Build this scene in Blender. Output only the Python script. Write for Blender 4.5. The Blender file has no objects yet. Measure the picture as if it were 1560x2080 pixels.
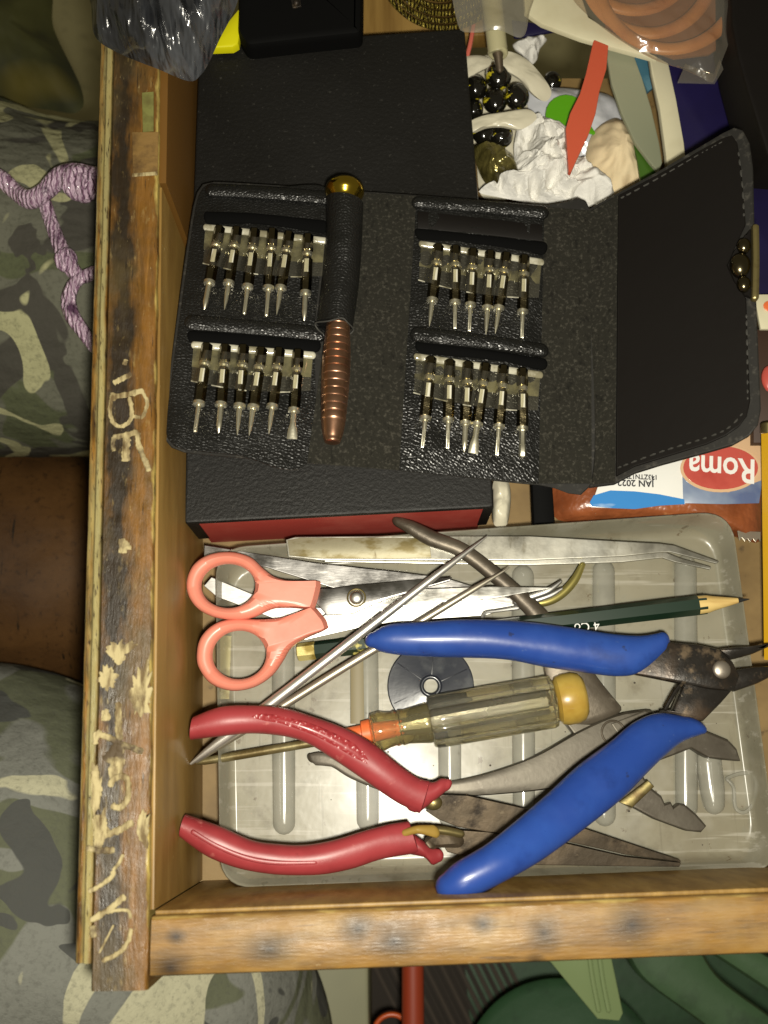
import bpy, bmesh, math, random
from mathutils import Vector, Matrix, noise
random.seed(7)
K = 0.01                                   # everything below is written in centimetres
SCN = bpy.context.scene
COL = SCN.collection
# ------------------------------------------------------------------ camera, light, exposure
F = 2300.0                                 # focal length in photo pixels (1560 wide)
TH = math.atan(520 / F)
CT, ST = math.cos(TH), math.sin(TH)
HC = 26.0                                  # lens height above the drawer's top edge
cam = bpy.data.cameras.new('camera'); camo_ = bpy.data.objects.new('camera', cam); COL.objects.link(camo_)
cam.sensor_fit = 'HORIZONTAL'; cam.sensor_width = 36; cam.lens = F / 1560 * 36
cam.clip_start = 0.01; cam.clip_end = 20
camo_.location = (0, 0, HC * K); camo_.rotation_euler = (TH, 0, 0)
cam.dof.use_dof = True; cam.dof.focus_distance = 30.5 * K; cam.dof.aperture_fstop = 24
SCN.camera = camo_
w = bpy.data.worlds.new('World'); SCN.world = w; w.use_nodes = True
w.node_tree.nodes['Background'].inputs[0].default_value = (1.0, 0.88, 0.58, 1)
w.node_tree.nodes['Background'].inputs[1].default_value = 0.10
fl = bpy.data.lights.new('phone_flash', 'AREA'); fl.shape = 'DISK'; fl.size = 0.012
fl.energy = 1.5; fl.color = (1.0, 0.945, 0.80)
flo = bpy.data.objects.new('phone_flash', fl); COL.objects.link(flo)
flo.location = (0.007, -0.013, HC * K + 0.002); flo.rotation_euler = (TH * 0.55, 0.02, 0)
SCN.view_settings.view_transform = 'Standard'; SCN.view_settings.look = 'None'
SCN.view_settings.exposure = 0.02; SCN.view_settings.gamma = 1.0
SCN.cycles.caustics_reflective = False; SCN.cycles.caustics_refractive = True
SCN.cycles.max_bounces = 8; SCN.cycles.transparent_max_bounces = 12

# ------------------------------------------------------------------ helpers: measuring
def W(px, py, z=0.0):
    """point at height z (cm) seen at photo pixel px, py"""
    u, v = px - 780, py - 1040
    t = (z - HC) / (-v * ST - F * CT)
    return Vector((u * t, (-v * CT + F * ST) * t, z))
def cpp(py, z): return (HC - z) / ((py - 1040) * ST + F * CT)
def S(r, g, b, k=1.0):
    f = lambda c: ((c / 255 + 0.055) / 1.055) ** 2.4 if c > 10 else c / 255 / 12.92
    return (f(r) * k, f(g) * k, f(b) * k)
def cr(pts, n):
    """Catmull-Rom resample of tuples to n points, by chord length"""
    P = [tuple(p) for p in pts]; m = len(P); d = len(P[0])
    L = [0]
    for i in range(1, m): L.append(L[-1] + max(1e-6, math.dist(P[i][:3], P[i - 1][:3])))
    out = []; j = 0
    for k in range(n):
        s = L[-1] * k / (n - 1)
        while j < m - 2 and s > L[j + 1]: j += 1
        t = min(1, (s - L[j]) / (L[j + 1] - L[j]))
        p0, p1, p2, p3 = P[max(j - 1, 0)], P[j], P[j + 1], P[min(j + 2, m - 1)]
        out.append(tuple(0.5 * (2 * p1[i] + (p2[i] - p0[i]) * t + (2 * p0[i] - 5 * p1[i] + 4 * p2[i] - p3[i]) * t * t + (3 * p1[i] - p0[i] - 3 * p2[i] + p3[i]) * t ** 3) for i in range(d)))
    return out
def rpoly(pts, r, seg=5):
    """round the corners of a closed outline (Vectors, xy)"""
    out = []; n = len(pts)
    for i in range(n):
        a, b, c = pts[i - 1], pts[i], pts[(i + 1) % n]
        rr = r[i] if isinstance(r, (list, tuple)) else r
        if rr <= 0: out.append(b.copy()); continue
        d1 = (a - b); d2 = (c - b); l = min(rr, d1.length * .45, d2.length * .45)
        p = b + d1.normalized() * l; q = b + d2.normalized() * l
        for k in range(seg + 1):
            t = k / seg
            out.append(p * (1 - t) ** 2 + b * 2 * t * (1 - t) + q * t * t)
    return out
def closed_cr(pts, n):
    P = [tuple(p) for p in pts]
    ext = P[-2:] + P + P[:3]
    L = [0]
    for i in range(1, len(ext)): L.append(L[-1] + math.dist(ext[i], ext[i - 1]))
    a, b = L[2], L[len(P) + 2]
    res = []
    for k in range(n):
        s = a + (b - a) * k / n
        j = max(i for i in range(len(L) - 1) if L[i] <= s + 1e-9)
        t = (s - L[j]) / max(1e-9, L[j + 1] - L[j])
        p0, p1, p2, p3 = ext[j - 1], ext[j], ext[j + 1], ext[min(j + 2, len(ext) - 1)]
        res.append(Vector([0.5 * (2 * p1[i] + (p2[i] - p0[i]) * t + (2 * p0[i] - 5 * p1[i] + 4 * p2[i] - p3[i]) * t * t + (3 * p1[i] - p0[i] - 3 * p2[i] + p3[i]) * t ** 3) for i in range(len(p1))]))
    return res

# ------------------------------------------------------------------ helpers: geometry  (verts, faces)
def loft(rings, closed=True, cap0=True, cap1=True):
    V = []; Fc = []; n = len(rings[0])
    for r in rings: V += [Vector(p) for p in r]
    for i in range(len(rings) - 1):
        for j in range(n if closed else n - 1):
            k = (j + 1) % n
            Fc.append((i * n + j, i * n + k, (i + 1) * n + k, (i + 1) * n + j))
    if cap0: Fc.append(tuple(range(n))[::-1])
    if cap1: Fc.append(tuple((len(rings) - 1) * n + j for j in range(n)))
    return V, Fc
def join(*gs):
    V = []; Fc = []
    for g in gs:
        o = len(V); V += g[0]; Fc += [tuple(i + o for i in f) for f in g[1]]
    return V, Fc
def area2(p): return sum(p[i - 1].x * p[i].y - p[i].x * p[i - 1].y for i in range(len(p)))
def inset(p, d):
    n = len(p); s = 1 if area2(p) > 0 else -1; out = []
    for i in range(n):
        t = (p[(i + 1) % n] - p[i - 1]); t.z = 0
        if t.length < 1e-9: out.append(p[i].copy()); continue
        t.normalize(); nn = Vector((-t.y, t.x, 0)) * s
        out.append(p[i] + nn * d)
    return out
def slab(poly, th, bev=0.04):
    """solid plate: poly = top outline (Vectors, any z), th = thickness downwards"""
    if area2(poly) < 0: poly = poly[::-1]
    dz = lambda pts, d: [Vector((q.x, q.y, q.z - d)) for q in pts]
    b = bev
    return loft([dz(inset(poly, b * .6), th), dz(poly, th - b * .6), dz(poly, b), dz(inset(poly, b * .3), b * .3), inset(poly, b)])
def pslab(pts, z, th, bev=0.04, r=0, seg=4):
    """plate from photo pixels; z number or per-point list"""
    P = [W(p[0], p[1], p[2] if len(p) > 2 else z) for p in pts]
    if r: P = rpoly(P, r, seg)
    return slab(P, th, bev)
def rings_tube(cs, seg=14, capn=4, p=2.0, flat0=False, flat1=False):
    """cs: list of (centre, sidevector (half width), upvector (half height))"""
    def ring(c, s, u):
        r = []
        for k in range(seg):
            a = 2 * math.pi * k / seg; ca, sa = math.cos(a), math.sin(a)
            f = 1 if p == 2 else (abs(ca) ** p + abs(sa) ** p) ** (-1 / p)
            r.append(c + s * ca * f + u * sa * f)
        return r
    R = []
    d0 = (cs[0][0] - cs[1][0]).normalized() * min(cs[0][1].length, cs[0][2].length * 1.5)
    d1 = (cs[-1][0] - cs[-2][0]).normalized() * min(cs[-1][1].length, cs[-1][2].length * 1.5)
    if not flat0:
        for k in range(capn):
            a = math.pi / 2 * (1 - (k + 0.15) / capn)
            R.append(ring(cs[0][0] + d0 * math.sin(a), cs[0][1] * math.cos(a), cs[0][2] * math.cos(a)))
    else: R.append(ring(cs[0][0] + d0 * .06, cs[0][1] * .86, cs[0][2] * .86))
    R += [ring(*c) for c in cs]
    if not flat1:
        for k in range(capn):
            a = math.pi / 2 * (k + 0.85) / capn
            R.append(ring(cs[-1][0] + d1 * math.sin(a), cs[-1][1] * math.cos(a), cs[-1][2] * math.cos(a)))
    else: R.append(ring(cs[-1][0] + d1 * .06, cs[-1][1] * .86, cs[-1][2] * .86))
    return loft(R)
def ptube(pts, n=24, seg=12, **kw):
    """pts: (px, py, z, half width in px, half height cm or None)"""
    C = []
    for q in pts:
        w_ = W(q[0], q[1], q[2]); hw = q[3] * cpp(q[1], q[2]); hh = q[4] if len(q) > 4 and q[4] else hw
        C.append((w_.x, w_.y, w_.z, hw, hh))
    C = cr(C, n) if n > len(C) else C
    return tube5(C, seg, **kw)
def tube5(C, seg=12, **kw):
    cs = []
    for i, q in enumerate(C):
        a, b = C[max(i - 1, 0)], C[min(i + 1, len(C) - 1)]
        t = Vector((b[0] - a[0], b[1] - a[1], b[2] - a[2])).normalized()
        s = t.cross(Vector((0, 0, 1)))
        s = s.normalized() if s.length > 1e-4 else Vector((1, 0, 0))
        u = s.cross(t)
        cs.append((Vector(q[:3]), s * max(q[3], 1e-3), u * max(q[4], 1e-3)))
    return rings_tube(cs, seg, **kw)
def edge_tube(A, B, zs, hs, n=28, seg=16, **kw):
    """tube between two photo-pixel edge lines A and B (paired), centre height zs, half thickness hs"""
    C = []
    for a, b, z, h in zip(A, B, zs, hs):
        p, q = W(a[0], a[1], z), W(b[0], b[1], z)
        C.append((p.x, p.y, p.z, q.x, q.y, q.z, h))
    C = cr(C, n)
    cs = []
    for q in C:
        p, r = Vector(q[:3]), Vector(q[3:6])
        cs.append(((p + r) / 2, (p - r) / 2, Vector((0, 0, q[6]))))
    return rings_tube(cs, seg, **kw)
def lathe(A, B, prof, seg=20, cap0=True, cap1=True, flute=None):
    """prof: (distance along A->B in cm, radius)"""
    A, B = Vector(A), Vector(B); t = (B - A).normalized()
    s = t.cross(Vector((0, 0, 1)));  s = s.normalized() if s.length > 1e-4 else Vector((1, 0, 0))
    u = s.cross(t)
    R = []
    for d, r in prof:
        ring = []
        for k in range(seg):
            a = 2 * math.pi * k / seg
            rr = r * (1 + (flute(a, d) if flute else 0))
            ring.append(A + t * d + (s * math.cos(a) + u * math.sin(a)) * rr)
        R.append(ring)
    return loft(R, True, cap0, cap1)
def sphere(c, r, seg=16, rings=10, sq=(1, 1, 1)):
    R = []
    for i in range(rings + 1):
        a = math.pi * (i + .001) / (rings + .002)
        R.append([Vector(c) + Vector((r * sq[0] * math.sin(a) * math.cos(2 * math.pi * k / seg), r * sq[1] * math.sin(a) * math.sin(2 * math.pi * k / seg), -r * sq[2] * math.cos(a))) for k in range(seg)])
    return loft(R)
def ring_torus(c, R, r, tilt=(0, 0, 0), seg=40, ts=10, sx=1, arc=1.0, a0=0):
    M = Matrix.Rotation(tilt[2], 3, 'Z') @ Matrix.Rotation(tilt[1], 3, 'Y') @ Matrix.Rotation(tilt[0], 3, 'X')
    rg = []
    for i in range(seg + (0 if arc >= 1 else 1)):
        a = a0 + 2 * math.pi * arc * i / seg
        d = Vector((math.cos(a) * sx, math.sin(a), 0))
        rg.append([Vector(c) + M @ (d * R + d.normalized() * r * math.cos(2 * math.pi * k / ts) + Vector((0, 0, r * math.sin(2 * math.pi * k / ts)))) for k in range(ts)])
    if arc >= 1: rg.append(rg[0]); return loft(rg, True, False, False)
    return loft(rg)
def blob(cpx, outline, z0, h, amp=0.1, ns=1.2, nr=10, n=72, power=2.0, seed=0.0, ridge=False, fold=None):
    """lumpy closed cushion: star-shaped outline in photo pixels, dome of height h above z0, flat below"""
    O = closed_cr([W(p[0], p[1], z0 + (p[2] if len(p) > 2 else 0)) for p in outline], n)
    c = W(cpx[0], cpx[1], z0)
    R = []
    R.append([c.lerp(o, .9) - Vector((0, 0, 0.12)) for o in O])
    for i in range(nr):
        t = 1 - i / nr
        ring = []
        for o in O:
            p = c.lerp(o, t)
            q = Vector((p.x * ns + seed, p.y * ns - seed, seed))
            if fold: q = Vector(((p.x * fold[0] + p.y * fold[1]) * ns, (p.y * fold[0] - p.x * fold[1]) * ns * fold[2], seed))
            nz = noise.fractal(q, 0.9, 2.1, 4)
            if ridge: nz = 0.6 - 2.2 * abs(noise.noise(q)) - 0.8 * abs(noise.noise(q * 2.3 + Vector((5, 3, 1))))
            e = min(1, (1 - t) * 5)
            p = p + Vector((noise.noise(q + Vector((9, 0, 0))), noise.noise(q + Vector((0, 9, 0))), 0)) * amp * .5 * e
            p.z = z0 + h * (1 - t ** power) + nz * amp * e + (o.z - z0) * t
            ring.append(p)
        R.append(ring)
    return loft(R)
def grid(fn, nu, nv):
    V = [fn(i / nu, j / nv) for j in range(nv + 1) for i in range(nu + 1)]
    Fc = [(j * (nu + 1) + i, j * (nu + 1) + i + 1, (j + 1) * (nu + 1) + i + 1, (j + 1) * (nu + 1) + i) for j in range(nv) for i in range(nu)]
    return V, Fc
def shell(fn, nu, nv, th):
    """closed sheet of thickness th (down) from a surface function"""
    V, Fc = grid(fn, nu, nv)
    n = len(V); V2 = [Vector((p.x, p.y, p.z - th)) for p in V]
    F2 = [tuple(i + n for i in f)[::-1] for f in Fc]
    bd = [i for i in range(nu + 1)] + [(j + 1) * (nu + 1) - 1 for j in range(1, nv + 1)] + [nv * (nu + 1) + i for i in range(nu - 1, -1, -1)] + [j * (nu + 1) for j in range(nv - 1, 0, -1)]
    F3 = [(bd[k], bd[k - 1], bd[k - 1] + n, bd[k] + n) for k in range(len(bd))]
    return V + V2, Fc + F2 + F3
def quad(a, b, c, d):
    """bilinear surface through four Vectors (a=00, b=10, c=11, d=01)"""
    return lambda u, v: (a * (1 - u) + b * u) * (1 - v) + (d * (1 - u) + c * u) * v

# ------------------------------------------------------------------ helpers: objects
ORG = {}
def thing(name, label, cat, loc, group=None):
    o = bpy.data.objects.new(name, None); COL.objects.link(o)
    o.empty_display_size = 0.01; o.location = Vector(loc) * K
    o['label'] = label; o['category'] = cat
    if group: o['group'] = group
    ORG[o.name] = Vector(loc); return o
def part(name, geo, mat, parent=None, label=None, smooth=True, uv=None, sub=0, flat_angle=38):
    org = ORG[parent.name] if parent else Vector((0, 0, 0))
    me = bpy.data.meshes.new(name)
    me.from_pydata([tuple((Vector(v) - org) * K) for v in geo[0]], [], [tuple(f) for f in geo[1]])
    bm = bmesh.new(); bm.from_mesh(me); bmesh.ops.recalc_face_normals(bm, faces=bm.faces); bm.to_mesh(me); bm.free()
    if uv:
        l = me.uv_layers.new(name='UVMap')
        for lp in me.loops: l.data[lp.index].uv = uv[lp.vertex_index]
    o = bpy.data.objects.new(name, me); COL.objects.link(o)
    me.materials.append(mat)
    if smooth:
        me.polygons.foreach_set('use_smooth', [True] * len(me.polygons))
        try: me.set_sharp_from_angle(angle=math.radians(flat_angle))
        except Exception: pass
    if any(len(f) > 10 for f in geo[1]) and smooth:
        wn = o.modifiers.new('weighted', 'WEIGHTED_NORMAL'); wn.keep_sharp = True; wn.weight = 90
    if sub:
        m = o.modifiers.new('sub', 'SUBSURF'); m.levels = m.render_levels = sub
    if parent: o.parent = parent
    if label: o['label'] = label
    ORG[o.name] = org
    return o
def solo(name, geo, mat, label, cat, group=None, **kw):
    xs = geo[0]; n = len(xs)
    c = Vector((sum(v[0] for v in xs) / n, sum(v[1] for v in xs) / n, min(v[2] for v in xs)))
    ORG['__t'] = c
    class _P: name = '__t'
    org = c
    o = part(name, ([Vector(v) - c for v in geo[0]], geo[1]), mat, None, **kw)
    o.location = c * K; o['label'] = label; o['category'] = cat
    if group: o['group'] = group
    ORG[o.name] = c
    return o
def struct(name, geo, mat, **kw):
    o = part(name, geo, mat, None, **kw); o['kind'] = 'structure'; return o
def text_geo(body, size, at, rot, z, ext=0.01, shear=0.0, sx=1.0, bold=0.0):
    cu = bpy.data.curves.new('lettering', 'FONT'); cu.body = body; cu.size = size; cu.extrude = ext; cu.shear = shear
    cu.align_x = 'CENTER'; cu.align_y = 'CENTER'; cu.resolution_u = 3; cu.offset = bold
    ob = bpy.data.objects.new('lettering', cu); COL.objects.link(ob)
    bpy.context.view_layer.update()
    me = bpy.data.meshes.new_from_object(ob.evaluated_get(bpy.context.evaluated_depsgraph_get()))
    bpy.data.objects.remove(ob); bpy.data.curves.remove(cu)
    M = Matrix.Rotation(rot, 3, 'Z')
    V = [Vector(at) + M @ Vector((v.co.x * sx, v.co.y, v.co.z)) for v in me.vertices]
    V = [Vector((v.x, v.y, v.z + z)) for v in V]
    Fc = [tuple(p.vertices) for p in me.polygons]
    bpy.data.meshes.remove(me)
    return V, Fc

# ------------------------------------------------------------------ helpers: materials
def mat(name, col, rough=.5, metal=0.0, var=(), bump=(), coat=0.0, alpha=None, trans=0.0, spec=.5, ior=1.45, rvar=None, sheen=0.0, uv=False, sss=0.0, coat_rough=.08, aniso=0.0):
    """var: (kind, colour, scale, lo, hi, stretch, strength); bump: (kind, scale, strength, distance mm, stretch)"""
    m = bpy.data.materials.new(name); m.use_nodes = True
    t = m.node_tree; N = t.nodes; L = t.links
    b = N['Principled BSDF']; tc = N.new('ShaderNodeTexCoord'); co = tc.outputs['UV' if uv else 'Object']
    def tex(kind, scale, stretch):
        mp = N.new('ShaderNodeMapping'); L.new(co, mp.inputs[0]); mp.inputs['Scale'].default_value = stretch or (1, 1, 1)
        if kind.startswith('vor'):
            x = N.new('ShaderNodeTexVoronoi'); x.inputs['Scale'].default_value = scale
            if kind == 'vor_edge':
                x.feature = 'DISTANCE_TO_EDGE'
            L.new(mp.outputs[0], x.inputs['Vector']); return x.outputs['Distance']
        if kind == 'wave':
            x = N.new('ShaderNodeTexWave'); x.inputs['Scale'].default_value = scale; x.inputs['Distortion'].default_value = 6; x.inputs['Detail'].default_value = 3
            x.inputs['Detail Scale'].default_value = 1.5
            L.new(mp.outputs[0], x.inputs['Vector']); return x.outputs['Fac']
        x = N.new('ShaderNodeTexNoise'); x.inputs['Scale'].default_value = scale
        x.inputs['Detail'].default_value = {'noise': 4, 'soft': 1, 'fine': 8}.get(kind, 4); x.inputs['Roughness'].default_value = .6
        if kind == 'warp': x.inputs['Distortion'].default_value = 1.2; x.inputs['Detail'].default_value = 1.5
        L.new(mp.outputs[0], x.inputs['Vector']); return x.outputs['Fac']
    def ramp(src, lo, hi, a=0, c=1):
        r = N.new('ShaderNodeMapRange'); r.inputs[1].default_value = lo; r.inputs[2].default_value = hi; r.inputs[3].default_value = a; r.inputs[4].default_value = c
        L.new(src, r.inputs[0]); return r.outputs[0]
    cur = None
    for v in var:
        kind, c2, sc_, lo, hi = v[:5]; st = v[5] if len(v) > 5 else None; k = v[6] if len(v) > 6 else 1
        if kind == 'spots':                      # sc_: list of (Vector in object space m, radius m, squash)
            acc = None
            nz = tex('noise', 140, (1, 1, 1))
            for (p, r, sq) in sc_:
                sub = N.new('ShaderNodeVectorMath'); sub.operation = 'SUBTRACT'; L.new(tc.outputs['Object'], sub.inputs[0]); sub.inputs[1].default_value = p
                mu = N.new('ShaderNodeVectorMath'); mu.operation = 'MULTIPLY'; L.new(sub.outputs[0], mu.inputs[0]); mu.inputs[1].default_value = (1 / (r * sq), 1 / r, 0)
                ln = N.new('ShaderNodeVectorMath'); ln.operation = 'LENGTH'; L.new(mu.outputs[0], ln.inputs[0])
                ad = N.new('ShaderNodeMath'); ad.operation = 'MULTIPLY_ADD'; L.new(nz, ad.inputs[0]); ad.inputs[1].default_value = .7; L.new(ln.outputs['Value'], ad.inputs[2])
                f = ramp(ad.outputs[0], hi + .35, lo + .35)
                if acc is None: acc = f
                else:
                    mx = N.new('ShaderNodeMath'); mx.operation = 'MAXIMUM'; L.new(acc, mx.inputs[0]); L.new(f, mx.inputs[1]); acc = mx.outputs[0]
            fac = acc
        elif kind == 'uband':                    # sc_ = (u centre, half width, noise reach)
            sp = N.new('ShaderNodeSeparateXYZ'); L.new(tc.outputs['UV'], sp.inputs[0])
            s1 = N.new('ShaderNodeMath'); s1.operation = 'SUBTRACT'; L.new(sp.outputs[0], s1.inputs[0]); s1.inputs[1].default_value = sc_[0]
            s2 = N.new('ShaderNodeMath'); s2.operation = 'ABSOLUTE'; L.new(s1.outputs[0], s2.inputs[0])
            nz = tex('noise', 1.6, (1, .35, 1))
            ad = N.new('ShaderNodeMath'); ad.operation = 'MULTIPLY_ADD'; L.new(nz, ad.inputs[0]); ad.inputs[1].default_value = sc_[2]; L.new(s2.outputs[0], ad.inputs[2])
            fac = ramp(ad.outputs[0], sc_[1] + sc_[2] * .5 + hi, sc_[1] + sc_[2] * .5 + lo)
        else: fac = ramp(tex(kind, sc_, st), lo, hi)
        if k != 1:
            mm = N.new('ShaderNodeMath'); mm.operation = 'MULTIPLY'; L.new(fac, mm.inputs[0]); mm.inputs[1].default_value = k; fac = mm.outputs[0]
        mx = N.new('ShaderNodeMix'); mx.data_type = 'RGBA'; L.new(fac, mx.inputs['Factor'])
        if cur is None: mx.inputs['A'].default_value = (*col, 1)
        else: L.new(cur, mx.inputs['A'])
        mx.inputs['B'].default_value = (*c2, 1); cur = mx.outputs['Result']
    if cur is None: b.inputs['Base Color'].default_value = (*col, 1)
    else: L.new(cur, b.inputs['Base Color'])
    b.inputs['Roughness'].default_value = rough; b.inputs['Metallic'].default_value = metal
    b.inputs['IOR'].default_value = ior; b.inputs['Specular IOR Level'].default_value = spec
    b.inputs['Coat Weight'].default_value = coat; b.inputs['Coat Roughness'].default_value = coat_rough
    b.inputs['Transmission Weight'].default_value = trans; b.inputs['Sheen Weight'].default_value = sheen
    if aniso: b.inputs['Anisotropic'].default_value = aniso
    if sss: b.inputs['Subsurface Weight'].default_value = sss; b.inputs['Subsurface Scale'].default_value = .003; b.inputs['Subsurface Radius'].default_value = (1, 1, 1)
    if alpha is not None: b.inputs['Alpha'].default_value = alpha
    if rvar: L.new(ramp(tex(rvar[0], rvar[1], rvar[4] if len(rvar) > 4 else None), .3, .7, rvar[2], rvar[3]), b.inputs['Roughness'])
    prev = None
    for q in bump:
        kind, sc_, stg, dist = q[:4]; st = q[4] if len(q) > 4 else None
        h = tex(kind, sc_, st)
        if kind == 'vor_edge': h = ramp(h, 0, .28)
        bp = N.new('ShaderNodeBump'); bp.inputs['Strength'].default_value = stg; bp.inputs['Distance'].default_value = dist * .001
        L.new(h, bp.inputs['Height'])
        if prev: L.new(prev, bp.inputs['Normal'])
        prev = bp.outputs[0]
    if prev: L.new(prev, b.inputs['Normal'])
    return m
def film(name, tint, haze, rough, bump=(), gl=.5):
    """clear plastic sheet: see-through, with a sheen and a little milkiness"""
    m = bpy.data.materials.new(name); m.use_nodes = True
    t = m.node_tree; N = t.nodes; L = t.links; N.clear()
    out = N.new('ShaderNodeOutputMaterial'); tr = N.new('ShaderNodeBsdfTransparent'); tr.inputs[0].default_value = (*tint, 1)
    df = N.new('ShaderNodeBsdfDiffuse'); df.inputs[0].default_value = (.75, .72, .62, 1)
    gs = N.new('ShaderNodeBsdfGlossy'); gs.inputs['Roughness'].default_value = rough
    m1 = N.new('ShaderNodeMixShader'); m1.inputs[0].default_value = haze; L.new(tr.outputs[0], m1.inputs[1]); L.new(df.outputs[0], m1.inputs[2])
    lw = N.new('ShaderNodeLayerWeight'); lw.inputs['Blend'].default_value = .5; fr = N.new('ShaderNodeMath'); fr.operation = 'POWER'; L.new(lw.outputs['Facing'], fr.inputs[0]); fr.inputs[1].default_value = 3
    ad = N.new('ShaderNodeMath'); ad.operation = 'MULTIPLY_ADD'; L.new(fr.outputs[0], ad.inputs[0]); ad.inputs[1].default_value = gl; ad.inputs[2].default_value = .06
    m2 = N.new('ShaderNodeMixShader'); L.new(ad.outputs[0], m2.inputs[0]); L.new(m1.outputs[0], m2.inputs[1]); L.new(gs.outputs[0], m2.inputs[2])
    tc = N.new('ShaderNodeTexCoord'); prev = None
    for sc_, stg, dist, st in bump:
        mp = N.new('ShaderNodeMapping'); mp.inputs['Scale'].default_value = st; L.new(tc.outputs['Object'], mp.inputs[0])
        x = N.new('ShaderNodeTexNoise'); x.inputs['Scale'].default_value = sc_; x.inputs['Detail'].default_value = 3; L.new(mp.outputs[0], x.inputs['Vector'])
        bp = N.new('ShaderNodeBump'); bp.inputs['Strength'].default_value = stg; bp.inputs['Distance'].default_value = dist * .001; L.new(x.outputs['Fac'], bp.inputs['Height'])
        if prev: L.new(prev, bp.inputs['Normal'])
        prev = bp.outputs[0]
    if prev:
        for s in (gs, lw): L.new(prev, s.inputs['Normal'])
    L.new(m2.outputs[0], out.inputs[0])
    return m

# ================================================================== MATERIALS
WOODV = (('noise', S(60, 32, 10), 30, .42, .62, (6, .6, 6)), ('fine', S(170, 122, 62), 60, .55, .75, (8, .25, 8), .7))
m_wood_in = mat('wood_inner', S(146, 116, 62), .45, var=(('noise', S(118, 90, 44), 22, .4, .65, (9, .7, 2)), ('fine', S(168, 138, 84), 55, .58, .75, (10, .25, 2), .5), ('noise', S(190, 164, 112), 260, .71, .76, None, .6)), bump=(('fine', 80, .25, .4, (10, .5, 3)),), coat=.04, coat_rough=.3, spec=.35)
m_wood_bot = mat('wood_bottom', S(132, 108, 66), .6, var=(('noise', S(106, 84, 48), 40, .4, .65), ('fine', S(72, 56, 32), 160, .62, .72)), bump=(('fine', 120, .3, .3),))
m_front = mat('wood_front', S(116, 80, 32), .32, uv=True, var=(
    ('noise', S(92, 64, 26), 1.5, .42, .62, (3, .35, 1)),
    ('fine', S(158, 116, 56), 2.4, .58, .72, (6, .2, 1), .7),
    ('uband', S(34, 29, 22), (.74, .26, 1.2), -.12, .2, None, .95),
    ('noise', S(78, 66, 42), .5, .48, .62, (1, .6, 1), .7),
    ('fine', S(146, 126, 80), 3.2, .60, .72, (1.6, .5, 1), .55),
    ('uband', S(178, 158, 88), (1.61, .0, .5), -.03, .05, None, .9), ('fine', S(34, 28, 20), 4.5, .6, .68, (3, .25, 1), .8), ('fine', S(176, 160, 112), 7, .66, .72, (1.5, .35, 1), .6)),
    bump=(('fine', 6, .5, .5, (3, .6, 1)), ('noise', 2, .35, .6, (2, .5, 1))), rvar=('noise', 2.2, .25, .6))
m_bead = mat('wood_bead', S(124, 88, 36), .35, uv=True, var=(('noise', S(66, 46, 22), 2.2, .42, .6, (3, .4, 1)), ('uband', S(150, 142, 98), (.27, .09, .2), -.03, .04, None, .85), ('noise', S(164, 150, 96), 1.2, .45, .6, (2.5, .15, 1), .6), ('fine', S(52, 38, 26), 4, .56, .66, (4, .6, 1))), bump=(('fine', 5, .4, .5, (4, .4, 1)),), rvar=('noise', 3, .2, .5))
m_bare = mat('wood_bare', S(196, 178, 118), .6, var=(('fine', S(150, 122, 64), 300, .5, .7),), bump=(('fine', 500, .5, .3),))
m_scratch = mat('scratched_wood', S(172, 158, 116), .7, var=(('fine', S(96, 78, 46), 380, .44, .62, (1.6, .4, 1)), ('noise', S(74, 60, 40), 130, .54, .66)), bump=(('fine', 500, .9, .4, (1.4, .4, 1)),))
m_leather = mat('leather', (.0075, .0075, .007), .33, bump=(('vor_edge', 1150, .5, .22), ('noise', 60, .45, 1.0)), spec=.6, rvar=('noise', 90, .24, .48))
m_smooth = mat('smooth_lining', (.0062, .005, .0042), .6, bump=(('fine', 900, .2, .1), ('noise', 30, .25, 1.5)), spec=.22)
m_felt = mat('felt', (.020, .019, .015), .95, var=(('fine', (.058, .054, .043), 1100, .52, .7), ('fine', (.010, .0095, .008), 600, .55, .72, (1, .5, 1))), bump=(('fine', 900, .9, .4),), spec=.1, sheen=.04)
m_edge = mat('leather_edge', (.014, .013, .011), .7, var=(('fine', (.05, .046, .038), 500, .54, .68),), bump=(('fine', 500, .4, .2),))
m_slit = mat('slit_shade', (.004, .004, .004), .95, spec=.05)  # near-black colour paints the shade inside the pocket openings
m_thread = mat('thread', (.045, .043, .038), .7)
m_book = mat('black_leatherette', (.0075, .007, .006), .48, var=(('fine', (.04, .038, .033), 800, .62, .74),), bump=(('fine', 900, .7, .28),), spec=.34, rvar=('noise', 25, .4, .6))
m_red = mat('red_card', S(158, 62, 54), .5, var=(('noise', S(182, 96, 84), 40, .5, .7, (1, 1, 1), .6),), bump=(('noise', 90, .15, .4),))
m_tray = mat('tray_plastic', (.39, .375, .29), .32, var=(('noise', (.30, .285, .21), 18, .4, .62), ('noise', (.22, .2, .145), 26, .60, .74, None, .6), ('fine', (.18, .165, .12), 120, .56, .70, None, .6), ('noise', (.50, .49, .42), 35, .56, .70, None, .6), ('fine', (.6, .58, .50), 160, .57, .63, (.10, 2.4, 1), .55), ('fine', (.2, .19, .14), 210, .60, .66, (2.4, .12, 1), .55), ('fine', (.16, .13, .09), 260, .66, .70, None, .8)), bump=(('noise', 45, .3, .9), ('fine', 300, .15, .15)), coat=.4, coat_rough=.2, spec=.4, alpha=.62, rvar=('noise', 50, .22, .5))
m_rib = mat('tray_rib_plastic', (.38, .37, .31), .2, var=(('noise', (.28, .275, .23), 60, .4, .65),), bump=(('noise', 60, .12, .6),), coat=.9, coat_rough=.1, alpha=.6)
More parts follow.
